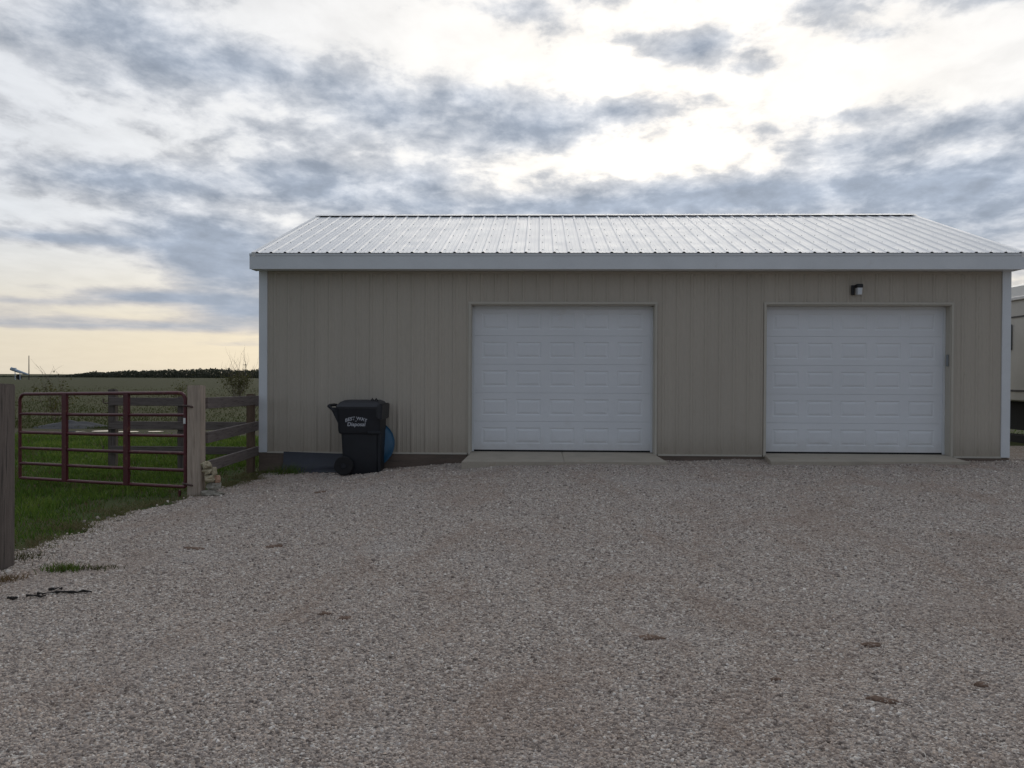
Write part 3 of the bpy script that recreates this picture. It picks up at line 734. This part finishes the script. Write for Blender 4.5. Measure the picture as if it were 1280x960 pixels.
# ------------------------------------------------------------------ trash cart
def trash_cart():
    cx_, cy_ = -2.83, 13.62; zb = g1(cx_, 13.45)-.005
    t = empty('trash_cart', (cx_, cy_, zb), 'black wheeled trash cart with white lettering, lid closed', 'trash cart')
    bm = B(); rings = []
    # (z, half x, half y, x shift)
    for z, hx, hy, sx in ((0, .27, .235, .02), (.03, .285, .25, .02), (.30, .298, .262, .015), (.64, .312, .272, .01), (.655, .325, .29, -.01), (.70, .335, .296, -.012), (.98, .345, .305, -.012), (1.02, .355, .315, -.012), (1.045, .355, .315, -.012)):
        rings.append(rrect(cx_+sx, cy_, hx, hy, .06, zb+z))
    loft(bm, rings); body = obj('body', bm, 'bin', t, True, 40)
    bm = B()    # moulded ledge toward the right, where the side steps out
    box(bm, cx_+.13, cx_+.345, cy_-.318, cy_-.29, zb+.648, zb+.69, .01); obj('lift_ledge', bm, 'bin', t)
    bm = B(); box(bm, cx_+.285, cx_+.325, cy_-.272, cy_-.20, zb+.03, zb+.66, .012); obj('corner_rib', bm, 'bin', t)
    # lid: shallow dome with skirt, overhangs to the left as a handle lip
    bm = B(); rings = []
    for z, hx, hy, r in ((1.046, .362, .325, .05), (1.075, .367, .33, .05), (1.095, .358, .32, .05), (1.15, .31, .265, .05), (1.175, .26, .21, .05)):
        rings.append(rrect(cx_-.005, cy_, hx, hy, r, zb+z))
    loft(bm, rings); lid = obj('lid', bm, 'lid', t, True, 30)
    bm = B(); hexa(bm, [(cx_+.27, cy_-.33, zb+.90), (cx_+.355, cy_-.33, zb+.86), (cx_+.355, cy_+.335, zb+.86), (cx_+.27, cy_+.335, zb+.90),
                        (cx_+.26, cy_-.338, zb+1.10), (cx_+.375, cy_-.338, zb+1.13), (cx_+.375, cy_+.338, zb+1.13), (cx_+.26, cy_+.338, zb+1.10)])
    bmesh.ops.bevel(bm, geom=list(bm.edges), offset=.02, segments=2, affect='EDGES'); obj('lid_hood', bm, 'lid', t, True, 40)
    for dx_ in (.16, .22):
        bm = B(); tube(bm, [(cx_+dx_, cy_-.2, zb+1.15), (cx_+dx_+.03, cy_-.2, zb+1.205), (cx_+dx_+.06, cy_-.2, zb+1.16)], .011, 6); obj('lid_strap', bm, 'rubber', lid)
    bm = B(); tube(bm, [(cx_-.40, cy_-.25, zb+1.00), (cx_-.50, cy_-.25, zb+1.085), (cx_-.505, cy_-.15, zb+1.09), (cx_-.505, cy_+.15, zb+1.09), (cx_-.50, cy_+.25, zb+1.085), (cx_-.40, cy_+.25, zb+1.00)], .024, 8); obj('handle', bm, 'bin', t, True)
    for yy in (cy_-.24, cy_+.24):
        bm = B(); hexa(bm, [(cx_-.39, yy-.02, zb+.90), (cx_-.34, yy-.02, zb+.80), (cx_-.34, yy+.02, zb+.80), (cx_-.39, yy+.02, zb+.90), (cx_-.47, yy-.02, zb+1.06), (cx_-.34, yy-.02, zb+1.06), (cx_-.34, yy+.02, zb+1.06), (cx_-.47, yy+.02, zb+1.06)])
        obj('handle_bracket', bm, 'bin', t)
    wx, wz, wr = cx_-.24, zb+.145, .15
    for yy in (cy_-.30, cy_+.30):
        bm = B(); pr = [(.045, .03), (.06, .032), (.115, .022), (.125, .036), (.14, .036), (wr, .024), (wr, -.024), (.14, -.036), (.125, -.036), (.045, -.03)]
        loft(bm, [[(wx+r_*math.cos(R(15*k)), yy+d_, wz+r_*math.sin(R(15*k))) for k in range(24)] for r_, d_ in pr], True)
        wh = obj('wheel', bm, 'rubber', t, True, 30)
        bm = B(); loft(bm, [[(wx+r_*math.cos(R(30*k)), yy+d_, wz+r_*math.sin(R(30*k))) for k in range(12)] for r_, d_ in ((.044, -.034), (.04, -.04), (.04, .04), (.044, .034))]); obj('hub', bm, 'bin', wh)
    bm = B(); tube(bm, [(wx, cy_-.27, wz), (wx, cy_+.27, wz)], .012, 8); obj('axle', bm, 'steel', t)
    # lettering on the side
    def text(s_, size, x, z, arc, shear=0., bold=0.):
        cu_ = bpy.data.curves.new('lettering', 'FONT'); cu_.body = s_; cu_.size = size; cu_.align_x = 'CENTER'; cu_.extrude = 0; cu_.shear = shear; cu_.offset = bold
        to = bpy.data.objects.new('lettering_source', cu_); COL.objects.link(to); dg = bpy.context.evaluated_depsgraph_get()
        me = bpy.data.meshes.new_from_object(to.evaluated_get(dg)); bpy.data.objects.remove(to)
        bm = bmesh.new(); bm.from_mesh(me); bpy.data.meshes.remove(me)
        y_s = lambda zz: cy_-.2965-(zz-.70)/(.98-.70)*.009-.0025
        for v in bm.verts:
            px_, pz_ = v.co.x, v.co.y; zz = z+pz_-arc*px_*px_
            v.co = (cx_-.012+x+px_, y_s(zz), zb+zz)
        obj('lettering', bm, 'ink', body)
    text('BEST WAY', .074, -.035, .868, 1.2, 0, .0012); text('of', .03, -.04, .84, 0)
    text('Disposal', .084, -.035, .772, 0, .15, .0012)
trash_cart()

# blue saucer between the cart and the wall
def blue_saucer():
    c = Vector((-2.75, 13.93, .225)); bm = B(); rings = []; tilt = R(12)
    pr = [(.385, .0), (.39, .012), (.375, .02), (.355, -.012), (.29, -.045), (.20, -.066), (.10, -.075), (.02, -.077)]
    for r_, d_ in pr:
        rings.append([tuple(c+Vector((r_*math.cos(a), 0, 0))+Vector((0, math.sin(tilt), math.cos(tilt)))*(r_*math.sin(a))+Vector((0, math.cos(tilt), -math.sin(tilt)))*d_) for a in [R(10*k) for k in range(36)]])
    loft(bm, rings, True)
    for v in bm.verts: v.co.y -= .07
    tag(obj('plastic_saucer', bm, 'blue', None, True, 50), 'round blue plastic saucer leaning behind the black trash cart', 'saucer')
blue_saucer()
def tray():
    bm = B(); n = 16; P = []
    for i in range(n+1):
        u_ = i/n; x = -4.22+u_*.98; zg = g1(x, 13.7)
        zt = .075-.03*u_; zl = zg+.0+.015*math.sin(u_*9)
        P.append([(x, 13.975, zt), (x, 13.955, zt+.004), (x, 13.93, zt*.4+zl*.6), (x, 13.84, zl+.05+.01*math.sin(u_*12)), (x, 13.72, zl+.028), (x, 13.70, zl+.002), (x, 13.74, zl-.01), (x, 13.86, zl+.025), (x, 13.95, zl+.1)])
    loft(bm, P, True)
    tag(obj('plastic_trough', bm, 'tray', None, True, 50), 'dark blue-grey plastic trough slumped against the foot of the wall', 'trough')
tray()

# ------------------------------------------------------------------ fences, posts, gate
HP = Vector((-4.575, 11.24)); LP = Vector((-4.56, 7.03))
def post(bm, x, y, w_, z0, z1, rot=0., lean=0.):
    n0 = len(bm.verts); h = w_/2; c, s_ = math.cos(rot), math.sin(rot)
    P = [(-h, -h), (h, -h), (h, h), (-h, h)]; P = [(x+a*c-b*s_, y+a*s_+b*c) for a, b in P]
    v = hexa(bm, [(p[0], p[1], z0) for p in P]+[(p[0]+lean, p[1], z1+.006*math.sin(i*2.1)) for i, p in enumerate(P)])
    bmesh.ops.bevel(bm, geom=list({e_ for q_ in v for e_ in q_.link_edges}), offset=.008, segments=2, affect='EDGES')
    return bm
sf = empty('board_fence', (-4.6, 12.5, -.3), 'three-board fence from the pale gate post back to the garage corner', 'fence')
bm = B(); post(bm, HP.x, HP.y, .185, -.5, 1.2, R(4)); tag(obj('post', bm, 'wood_new', sf), 'pale square gate post')
bm = B(); post(bm, -4.715, 13.80, .115, -.5, 1.03, R(2)); obj('post', bm, 'wood_brown', sf)
for z0, z1, q0, q1 in ((.885, 1.035, .85, 1.0), (.42, .57, .43, .58), (.03, .178, .015, .165)):
    bm = B(); plank(bm, (-4.475, 11.34), (-4.645, 13.93), .038, z0, z1, .004, (q0, q1)); obj('board', bm, 'board', sf)
bf = empty('board_fence', (-6, 14.5, -.3), 'three-board fence behind the open gate, running left from the garage side', 'fence')
for x, h, mt in ((-7.42, 1.08, 'wood_old'), (-6.2, .96, 'wood_old')):
    bm = B(); post(bm, x, 14.62, .125, -.5, h, R(3)); obj('post', bm, mt, bf)
for z0, z1 in ((.80, .94), (.39, .53), (-.03, .10)):
    bm = B(); plank(bm, (-7.44, 14.53), (-4.72, 14.53), .038, z0, z1); obj('board', bm, 'board', bf)
for z in (.84, .02):
    bm = B(); tube(bm, [(-7.48, 14.6, z), (-7.56, 14.58, z), (-7.575, 14.58, z+.03), (-7.575, 14.58, z+.08)], .011, 8); obj('hinge_pin', bm, 'steel', bf)
bm = B(); post(bm, -4.565, 7.03, .19, -.5, 1.262, R(-6), .008)
lp = obj('fence_post', bm, 'wood_old'); tag(lp, 'weathered grey-brown post standing at the gravel edge opposite the gate', 'post')

def farm_gate():
    A = Vector((-4.715, 11.22)); Bq = Vector((-7.79, 12.55)); d = (Bq-A); L = d.length; d.normalize()
    t = empty('farm_gate', (A.x, A.y, -.3), 'dark red tubular steel farm gate swung open over the grass', 'gate')
    def P(s_, z): u_ = s_/L; return (A.x+d.x*s_, A.y+d.y*s_, z-.062*u_)
    r = .024; zt, zb = 1.10, -.155; c = .10
    pts = [P(0, zb)]+[P(0, z) for z in (.2, .6, zt-c)]
    pts += [P(c-c*math.cos(R(a)), zt-c+c*math.sin(R(a))) for a in (22, 45, 68, 90)]
    pts += [P(L*k, zt) for k in (.25, .5, .75)]
    pts += [P(L-c+c*math.sin(R(a)), zt-c+c*math.cos(R(a))) for a in (0, 22, 45, 68, 90)]
    pts += [P(L, z) for z in (.6, .2, zb)]
    bm = B(); tube(bm, pts, r, 10); obj('frame', bm, 'gate', t, True)
    for z in (.805, .528, .294, .065, zb):
        bm = B(); tube(bm, [P(.01, z), P(L*.5, z-.006), P(L-.01, z)], r*.92, 10); obj('rail', bm, 'gate', t, True)
    n = Vector((-d.y, d.x)); n = n if n.y < 0 else -n
    for s_ in (L*.325, L*.70):
        bm = B(); c0 = []
        for z in (zb-.02, zt+.006):
            for ds, dn in ((-.046, .020), (.046, .020), (.046, .030), (-.046, .030)):
                p = P(s_+ds, z); c0.append((p[0]+n.x*dn, p[1]+n.y*dn, p[2]))
        hexa(bm, c0)
        for side in (-.046, .041):
            c0 = []
            for z in (zb-.02, zt+.006):
                for ds, dn in ((side, -.012), (side+.005, -.012), (side+.005, .0195), (side, .0195)):
                    p = P(s_+ds, z); c0.append((p[0]+n.x*dn, p[1]+n.y*dn, p[2]))
            hexa(bm, c0)
        obj('upright_brace', bm, 'gate', t)
    for z in (.93, -.11):
        bm = B(); p = P(0, z); tube(bm, [(p[0]-.03, p[1]-.01, z), (p[0]+.03, p[1]-.035, z), (p[0]+.065, p[1]-.10, z), (p[0]+.12, p[1]-.095, z-.01), (p[0]+.125, p[1]-.06, z-.02)], .013, 8); obj('hinge', bm, 'steel', t, True)
    bm = B(); p = P(.004, .74); box(bm, p[0]-.014, p[0]+.016, p[1]-.0305, p[1]-.0255, .69, .765); obj('tag', bm, 'tag', t)
    bm = B(); p = P(L*.03, -.12); box(bm, p[0]-.012, p[0]+.012, p[1]-.02, p[1]+.012, -.30, -.205); obj('gate_foot', bm, 'gate', t)
farm_gate()

# cream stones stacked against the gate post
def rock(name, c, s_, seed, ma, label, cat, group=None, amp=.5, sub=3):
    bm = B(); bmesh.ops.create_icosphere(bm, subdivisions=sub, radius=1)
    rr = random.Random(seed); off = Vector((rr.uniform(0, 50), rr.uniform(0, 50), rr.uniform(0, 50)))
    mt = Matrix.Rotation(rr.uniform(0, 6), 3, 'Z') @ Matrix.Rotation(rr.uniform(-.5, .5), 3, 'X')
    for v in bm.verts:
        k = 1+amp*mnoise.noise(v.co*1.3+off)+amp*.5*mnoise.noise(v.co*3+off)
        q_ = v.co*k; q_ = Vector((q_.x, q_.y, max(-.8, min(.8, q_.z))))
        q_ = Vector((q_.x*s_[0], q_.y*s_[1], q_.z*s_[2])); v.co = Vector(c)+q_
    return tag(obj(name, bm, ma, None, True, 28), label, cat, group)
SG = 'cream stones stacked at the gate post'
for i, (c, s_, ma, lb) in enumerate([
    ((-4.40, 11.20, -.235), (.09, .08, .055), 'stone_g', 'grey stone at the bottom of the stack, against the gate post'),
    ((-4.27, 11.22, -.245), (.085, .06, .035), 'stone_g', 'flat grey stone lying lowest and farthest from the gate post'),
    ((-4.34, 11.26, -.145), (.095, .085, .06), 'stone_g', 'grey-cream stone in the second layer of the stack'),
    ((-4.29, 11.24, -.055), (.042, .042, .07), 'stone_p', 'pinkish upright stone on the outer side of the stack'),
    ((-4.385, 11.22, -.04), (.085, .075, .06), 'stone', 'plump cream stone in the middle of the stack'),
    ((-4.405, 11.23, .055), (.075, .07, .05), 'stone', 'cream stone just below the top of the stack'),
    ((-4.33, 11.22, .06), (.04, .04, .065), 'stone', 'narrow pale cream stone tilted outward near the top of the stack'),
    ((-4.435, 11.21, .145), (.072, .07, .06), 'stone', 'topmost tan stone of the stack at the gate post')]):
    rock('cream_stone', c, s_, 20+i, ma, lb, 'stone', SG)
# odds and ends on the grass behind the fence
bm = B(); tube(bm, [(-5.62, 17.9, -.20), (-5.2, 17.6, -.17), (-4.9, 17.3, -.18)], .03, 8)
tag(obj('white_pipe', bm, 'tag', None, True), 'thin white pipe lying on the grass behind the fence', 'pipe')
bm = B(); loft(bm, [rrect(-5.16, 13.0, hx, hy, .05, z) for hx, hy, z in ((.13, .10, -.29), (.16, .12, -.20), (.17, .13, -.195), (.16, .12, -.19), (.12, .09, -.27))], True)
tag(obj('feed_pan', bm, 'black', None, True, 40), 'shallow black feed pan on the grass inside the fence', 'pan')

# ------------------------------------------------------------------ small things on the gravel
CG = 'brown clumps on the gravel'
for i, (x, y, a, b, rot, lb) in enumerate([
    (.706, 5.376, .075, .03, 0, 'flat brown clump on the gravel below the nearer overhead door'),
    (2.045, 5.278, .065, .028, .1, 'flat brown clump on the gravel toward the right edge'),
    (1.758, 4.375, .075, .022, -.35, 'slanted brown clump nearest the camera at lower right'),
    (-3.2, 7.82, .095, .03, 0, 'dark brown clump on the gravel in line with the gate'),
    (-1.451, 5.718, .045, .022, .1, 'small brown clump, left one of a pair on the gravel'),
    (-1.29, 5.613, .055, .026, -.1, 'small brown clump, right one of a pair on the gravel'),
    (-2.485, 7.934, .085, .035, .15, 'faint reddish brown clump right of the darker clump by the gate'),
    (2.367, 4.616, .035, .018, -.2, 'tiny dark clump near the right edge of the picture'),
    (1.28, 4.615, .035, .015, 0, 'tiny brown clump left of the slanted clump at lower right'),
    (-2.978, 11.5, .09, .04, .2, 'dark clump on the gravel in front of the trash cart')]):
    bm = B(); rr = random.Random(i); n = 22; off = rr.uniform(0, 90)
    R_ = [1+.45*mnoise.noise((math.cos(k*6.283/n)*1.6+off, math.sin(k*6.283/n)*1.6, .3))+.35*mnoise.noise((math.cos(k*6.283/n)*5+off, math.sin(k*6.283/n)*5, 3)) for k in range(n)]
    rings = []
    for f_, zz in ((1.0, -.012), (.95, .006), (.78, .011), (.42, .015), (.1, .014)):
        rg = []
        for k in range(n):
            an = k*6.283/n; ex, ey = a*R_[k]*f_*math.cos(an), b*1.7*R_[k]*f_*math.sin(an)
            xx, yy = x+ex*math.cos(rot)-ey*math.sin(rot), y+ex*math.sin(rot)+ey*math.cos(rot)
            rg.append((xx, yy, g1(xx, yy)+zz+.009*mnoise.noise((xx*38, yy*38, 0))))
        rings.append(rg)
    loft(bm, rings); tag(obj('brown_clump', bm, 'clod', None, True, 60), lb, 'clump', CG)
# black twig broken into pieces
bm = B(); tw = empty('charred_twig', (-3.5, 6.15, g1(-3.5, 6.15)), 'black knotty twig lying in pieces at the gravel edge', 'twig')
rr = random.Random(5)
for (xa, ya, xb, yb) in ((-3.56, 6.17, -3.33, 6.24), (-3.68, 6.13, -3.52, 6.2), (-3.74, 6.08, -3.60, 6.09), (-3.66, 6.25, -3.58, 6.29), (-3.83, 6.02, -3.76, 6.03)):
    bm = B(); n = 9; pts = []
    for k in range(n):
        u_ = k/(n-1); x = xa+(xb-xa)*u_+rr.uniform(-.008, .008); y = ya+(yb-ya)*u_+rr.uniform(-.012, .012)
        pts.append((x, y, g1(x, y)+.010+rr.uniform(0, .008)))
    tube(bm, pts, [rr.uniform(.003, .0115) for _ in pts], 6); obj('twig_piece', bm, 'twig', tw)
# tufts growing in the gravel
def tuft(x, y, n, rx, ry, h, ma, lb):
    xs_ = x+rng.normal(0, rx, n); ys_ = y+rng.normal(0, ry, n)
    V, F, a = blades(xs_, ys_, h*(.4+.8*rng.random(n)), np.full(n, .006), rng.uniform(.3, 1.2, n), np.clip(rng.normal(.45, .22, n), 0, 1), G(xs_, ys_)-.004)
    c = np.array([x, y, g1(x, y)]); o = npmesh('grass_tuft', V-c, F, M[ma], a); o.location = c
    tag(o, lb, 'grass tuft', 'tufts in the gravel', 'stuff')
tuft(-3.93, 6.93, 320, .085, .05, .065, 'blade', 'green grass tuft growing alone in the gravel near the weathered post')
tuft(-3.68, 6.98, 150, .09, .035, .04, 'dry', 'low dry tuft in the gravel right beside the green tuft')
tuft(-4.23, 6.62, 190, .08, .05, .05, 'tan_blade', 'orange-brown dry tuft at the foot of the weathered post')
tuft(-4.05, 13.55, 260, .14, .08, .16, 'blade', 'dark green weeds in front of the garage corner')
tuft(-4.55, 7.35, 200, .12, .1, .06, 'dry', 'dry clump of grass just behind the weathered post')

# ------------------------------------------------------------------ the field: puddles, heap, shrubs, woods, poles
def water_material():
    A = bpy.data.materials.new('puddle_water'); A.use_nodes = True
    t = NT(A.node_tree); b = t.nt.nodes['Principled BSDF']
    b.inputs['Base Color'].default_value = (.03, .028, .022, 1); b.inputs['Roughness'].default_value = .04; b.inputs['IOR'].default_value = 1.33
    pos = t.n('ShaderNodeNewGeometry').outputs['Position']
    bn = t.n('ShaderNodeBump'); bn.inputs['Strength'].default_value = .05; bn.inputs['Distance'].default_value = .01
    t.L(t.noise(pos, 6, 3), bn.inputs['Height']); t.L(bn.outputs[0], b.inputs['Normal'])
    return A
M['water'] = water_material()
for i, (x, y, a, b) in enumerate(((-15.7, 23.4, .8, .32), (-13.3, 24.0, .30, .22), (-12.55, 24.25, .34, .26), (-11.75, 24.05, .28, .24), (-18.6, 23.5, 1.6, .5), (-11.05, 24.2, .2, .2))):
    n = 40; pts = []
    for k in range(n):
        an = k*2*math.pi/n; f_ = 1+.35*mnoise.noise((math.cos(an)*2+i*9, math.sin(an)*2, 1))
        pts.append((x+a*f_*math.cos(an), y+b*f_*math.sin(an), g1(x, y)-.012))
    sheet('puddle', pts+[(x, y, g1(x, y)-.012)], [(k, (k+1) % n, n) for k in range(n)], 'water', 'structure')
bm = B(); bmesh.ops.create_grid(bm, x_segments=30, y_segments=20, size=1)
for v in bm.verts:
    x, y = v.co.x, v.co.y; r_ = math.hypot(x, y*.95)
    hh = max(0, 1-r_)**.9*.24*(1+.35*mnoise.noise((x*3, y*3, 2)))+.02*mnoise.noise((x*12, y*12, 0))
    v.co = (-14.6+x*1.25, 26.2+y*1.0, g1(-14.6+x*1.25, 26.2+y*1.0)-.05+hh)
tag(obj('gravel_heap', bm, 'mound', None, True, 60), 'low heap of blue-grey gravel beside the puddles in the field', 'gravel heap')

def shrub(name, x, y, h, spread, seed, label, bare=.55, nleaf=900, nb=9, lsz=.03):
    z0 = g1(x, y)-.05; rr = random.Random(seed)
    e_ = empty(name, (x, y, z0), label, 'shrub', 'shrubs in the field'); bm = B(); tips = []
    def grow(p, d, L, r_, lev):
        q_ = p; pts = [p]
        for i in range(4):
            d = (d+Vector((rr.uniform(-.22, .22), rr.uniform(-.22, .22), rr.uniform(-.05, .18)))).normalized(); q_ = q_+d*L/4; pts.append(q_)
            tips.append(q_)
        tube(bm, pts, [r_*(1-.16*i) for i in range(5)], 4 if lev else 6, False)
        if lev < 3:
            for _ in range(3 if lev < 2 else 2):
                k = rr.randint(1, 4); dd = (d+Vector((rr.uniform(-.9, .9), rr.uniform(-.9, .9), rr.uniform(0, .5)))).normalized()
                grow(pts[k], dd, L*rr.uniform(.45, .68), r_*.5, lev+1)
    for _ in range(nb):
        grow(Vector((x+rr.gauss(0, .06*h), y+rr.gauss(0, .06*h), z0)), Vector((rr.gauss(0, spread), rr.gauss(0, spread), 1)).normalized(), h*rr.uniform(.42, .62), .0055*h, 1)
    obj('branches', bm, 'bark', e_)
    T_ = np.array([t for t in tips if t.z < z0+h*bare*rr.uniform(.7, 1.15)]+[(x, y, z0+.3)]); n = nleaf
    pk = T_[rng.integers(0, len(T_), n)]+rng.normal(0, .055*h, (n, 3)); pk[:, 2] = np.maximum(pk[:, 2], z0+.03)
    U = rng.normal(size=(n, 3)); U /= np.linalg.norm(U, axis=1)[:, None]; Wv = np.cross(U, rng.normal(size=(n, 3))); Wv /= np.linalg.norm(Wv, axis=1)[:, None]
    s_ = (lsz*h*(.5+rng.random(n)))[:, None]
    V = np.stack([pk-U*s_, pk+Wv*s_*.5, pk+U*s_, pk-Wv*s_*.5], 1).reshape(-1, 3)-np.array([x, y, z0])
    F = (np.arange(n)*4)[:, None]+np.arange(4)
    o = npmesh('foliage', V, F, M['leaf'], rng.random(n), e_); o.location = (0, 0, 0); tag(o, kind='stuff')
shrub('shrub', -17.4, 30.0, 2.3, .16, 3, 'young shrub with bare top twigs in the field behind the gate', .62, 420, 7, .02)
shrub('shrub', -16.6, 38.5, 1.75, .14, 8, 'small olive shrub in the field behind the top of the gate', .8, 380, 6, .02)
shrub('shrub', -21.6, 60.5, 3.6, .34, 12, 'wide half-bare bush beside the garage corner at the field edge', .46, 1500, 16, .016)

def far_wood():
    n = 130000; D = rng.uniform(840, 930, n)
    u_ = rng.uniform(-.80, .80, n)
    azp = u_
    x = np.tan(azp)*D
    prof = np.interp(azp, [-.80, -.60, -.545, -.515, -.49, -.44, -.40, -.36, -.33, -.3, 0, .5, .8], [1, 1.2, .8, 2.2, 6, 8.2, 9.5, 10.5, 9, 11.5, 10, 9, 9])
    lum = np.array([mnoise.noise((a*60, d*.02, 0)) for a, d in zip(azp, D)])*.32+np.array([mnoise.noise((a*260, d*.05, 4)) for a, d in zip(azp, D)])*.22
    H = prof*(1+lum)*.88
    zz = G(x, D)-.4+H*rng.random(n)**1.1
    pk = np.stack([x, D, zz], 1); U = rng.normal(size=(n, 3)); U /= np.linalg.norm(U, axis=1)[:, None]; Wv = np.cross(U, rng.normal(size=(n, 3))); Wv /= np.linalg.norm(Wv, axis=1)[:, None]
    s_ = (.5+.7*rng.random(n))[:, None]
    V = np.stack([pk-U*s_, pk+Wv*s_*.7, pk+U*s_, pk-Wv*s_*.7], 1).reshape(-1, 3); F = (np.arange(n)*4)[:, None]+np.arange(4)
    o = npmesh('far_woods', V, F, M['wood_leaf'], np.clip(.5+.9*lum+rng.normal(0, .06, n), 0, 1)); tag(o, 'dark band of distant woods along the horizon', 'woods', kind='stuff')
far_wood()
def utility_pole(x, y, h, arm, label):
    z0 = g1(x, y)-.3; e_ = empty('utility_pole', (x, y, z0), label, 'utility pole', 'distant poles on the horizon')
    bm = B(); tube(bm, [(x, y, z0), (x, y, z0+h)], [h*.022, h*.014], 8); obj('pole', bm, 'polew', e_)
    if arm:
        bm = B(); box(bm, x-arm/2, x+arm/2, y-.3, y-.12, z0+h*.92, z0+h*.92+.25); obj('crossarm', bm, 'polew', e_)
        for dx_ in (-.45, 0, .45):
            bm = B(); tube(bm, [(x+dx_*arm, y-.2, z0+h*.92+.26), (x+dx_*arm, y-.2, z0+h*.92+.6)], .12, 6); obj('insulator', bm, 'polew', e_)
utility_pole(-189, 310, 9.2, 0, 'tall bare pole beside the pale blue auger on the horizon')
utility_pole(-176, 505, 9.5, 2.6, 'utility pole with a crossarm near the half-bare bush')
# pale blue auger on legs by the pole
ax, ay = -189.6, 305; az0 = g1(ax, ay)
ag = empty('grain_auger', (ax, ay, az0), 'small pale blue tilted auger on legs on the horizon', 'auger')
bm = B(); tube(bm, [(ax-3.0, ay, az0+4.0), (ax-.6, ay, az0+3.1), (ax+3.4, ay, az0+1.9)], [.62, .55, .28], 10); obj('chute', bm, 'paleblue', ag, True)
bm = B(); box(bm, ax-2.6, ax-1.3, ay-.6, ay+.6, az0+3.5, az0+4.3, .05); obj('hopper', bm, 'paleblue', ag)
for dx_ in (-1.2, .6):
    bm = B(); tube(bm, [(ax+dx_, ay-.5, az0+2.8), (ax+dx_+.2, ay-.7, az0-.1)], .13, 6); obj('leg', bm, 'paleblue', ag)
bm = B(); loft(bm, [[(ax-1.1+r_*math.cos(R(20*k)), ay+1.5+d_, az0+.9+r_*math.sin(R(20*k))) for k in range(18)] for r_, d_ in ((.95, 0), (.95, .5))]); obj('wheel', bm, 'rubber', ag)

# ------------------------------------------------------------------ parked camper beyond the garage
def camper():
    xa, xb, ya, yb = 9.92, 12.4, 12.6, 21.5; zb, zt = .86, 2.98
    t = empty('camper_trailer', ((xa+xb)/2, (ya+yb)/2, 0), 'pale camper trailer parked behind the right corner of the garage', 'camper')
    bm = B(); box(bm, xa, xb, ya, yb, zb, zt, .03); body = obj('body', bm, 'rv', t)
    bm = B(); pr = [(xa+.10, zt+.001), (xa+.16, zt+.30), (xa+.5, zt+.40), (xb-.5, zt+.40), (xb-.16, zt+.30), (xb-.10, zt+.001)]
    loft(bm, [[(x, y, z) for x, z in pr] for y in (ya+.15, yb-.15)]); obj('roof', bm, 'rv', t)
    bm = B(); box(bm, xa-.05, xa+.09, ya+.02, yb-.02, zt-.02, zt+.055, .01); obj('awning_rail', bm, 'rvw', t)
    bm = B(); box(bm, xa-.012, xa-.001, ya+.02, yb-.02, 2.60, 2.635); obj('stripe', bm, 'rvg', t)
    bm = B(); box(bm, xa-.012, xa-.001, ya+.02, yb-.02, 1.06, 1.10); obj('stripe', bm, 'rvg', t)
    for y0 in (18.27, 15.2, 13.4):
        wbm = B(); box(wbm, xa-.02, xa-.001, y0-.03, y0+.73, 1.93, 2.47, .006); wf = obj('window', wbm, 'rvg', t)
        bm = B(); box(bm, xa-.026, xa-.0205, y0+.01, y0+.69, 1.97, 2.43); obj('pane', bm, 'glass', wf)
    for y0 in (17.2, 16.2, 14.6):
        bm = B(); box(bm, xa-.011, xa-.001, y0, y0+.012, 1.11, 2.59); obj('panel_seam', bm, 'rvg', t)
    bm = B(); box(bm, xa+.2, xb-.2, ya+.1, yb-.1, .25, .859); obj('chassis', bm, 'rubber', t)  # chassis as a deep black box, its dark fill standing in for underbody shade
    bm = B(); box(bm, xa+.12, xa+.32, 16.9, yb-.4, -.12, .15, .01); obj('shade_block', bm, 'rubber', t)  # low black block added to imitate the dark shade under the camper
    for y0 in (15.3, 16.25):
        for x in (xa+.25, xb-.25):
            bm = B(); zc_ = g1(x, y0)+.36
            loft(bm, [[(x+d_, y0+r_*math.cos(R(15*k)), zc_+r_*math.sin(R(15*k))) for k in range(24)] for r_, d_ in ((.2, -.12), (.3, -.125), (.355, -.09), (.355, .09), (.3, .125), (.2, .12))]); wh = obj('wheel', bm, 'rubber', t, True, 40)
            bm = B(); loft(bm, [[(x+d_, y0+r_*math.cos(R(30*k)), zc_+r_*math.sin(R(30*k))) for k in range(12)] for r_, d_ in ((.19, -.11), (.07, -.13), (.07, .13), (.19, .11))]); obj('rim', bm, 'trimw', wh)
    for y0 in (13.0, 21.1):
        for x in (xa+.3, xb-.3):
            bm = B(); box(bm, x-.04, x+.04, y0-.04, y0+.04, g1(x, y0)-.01, .245); obj('stabiliser', bm, 'black', t)
camper()
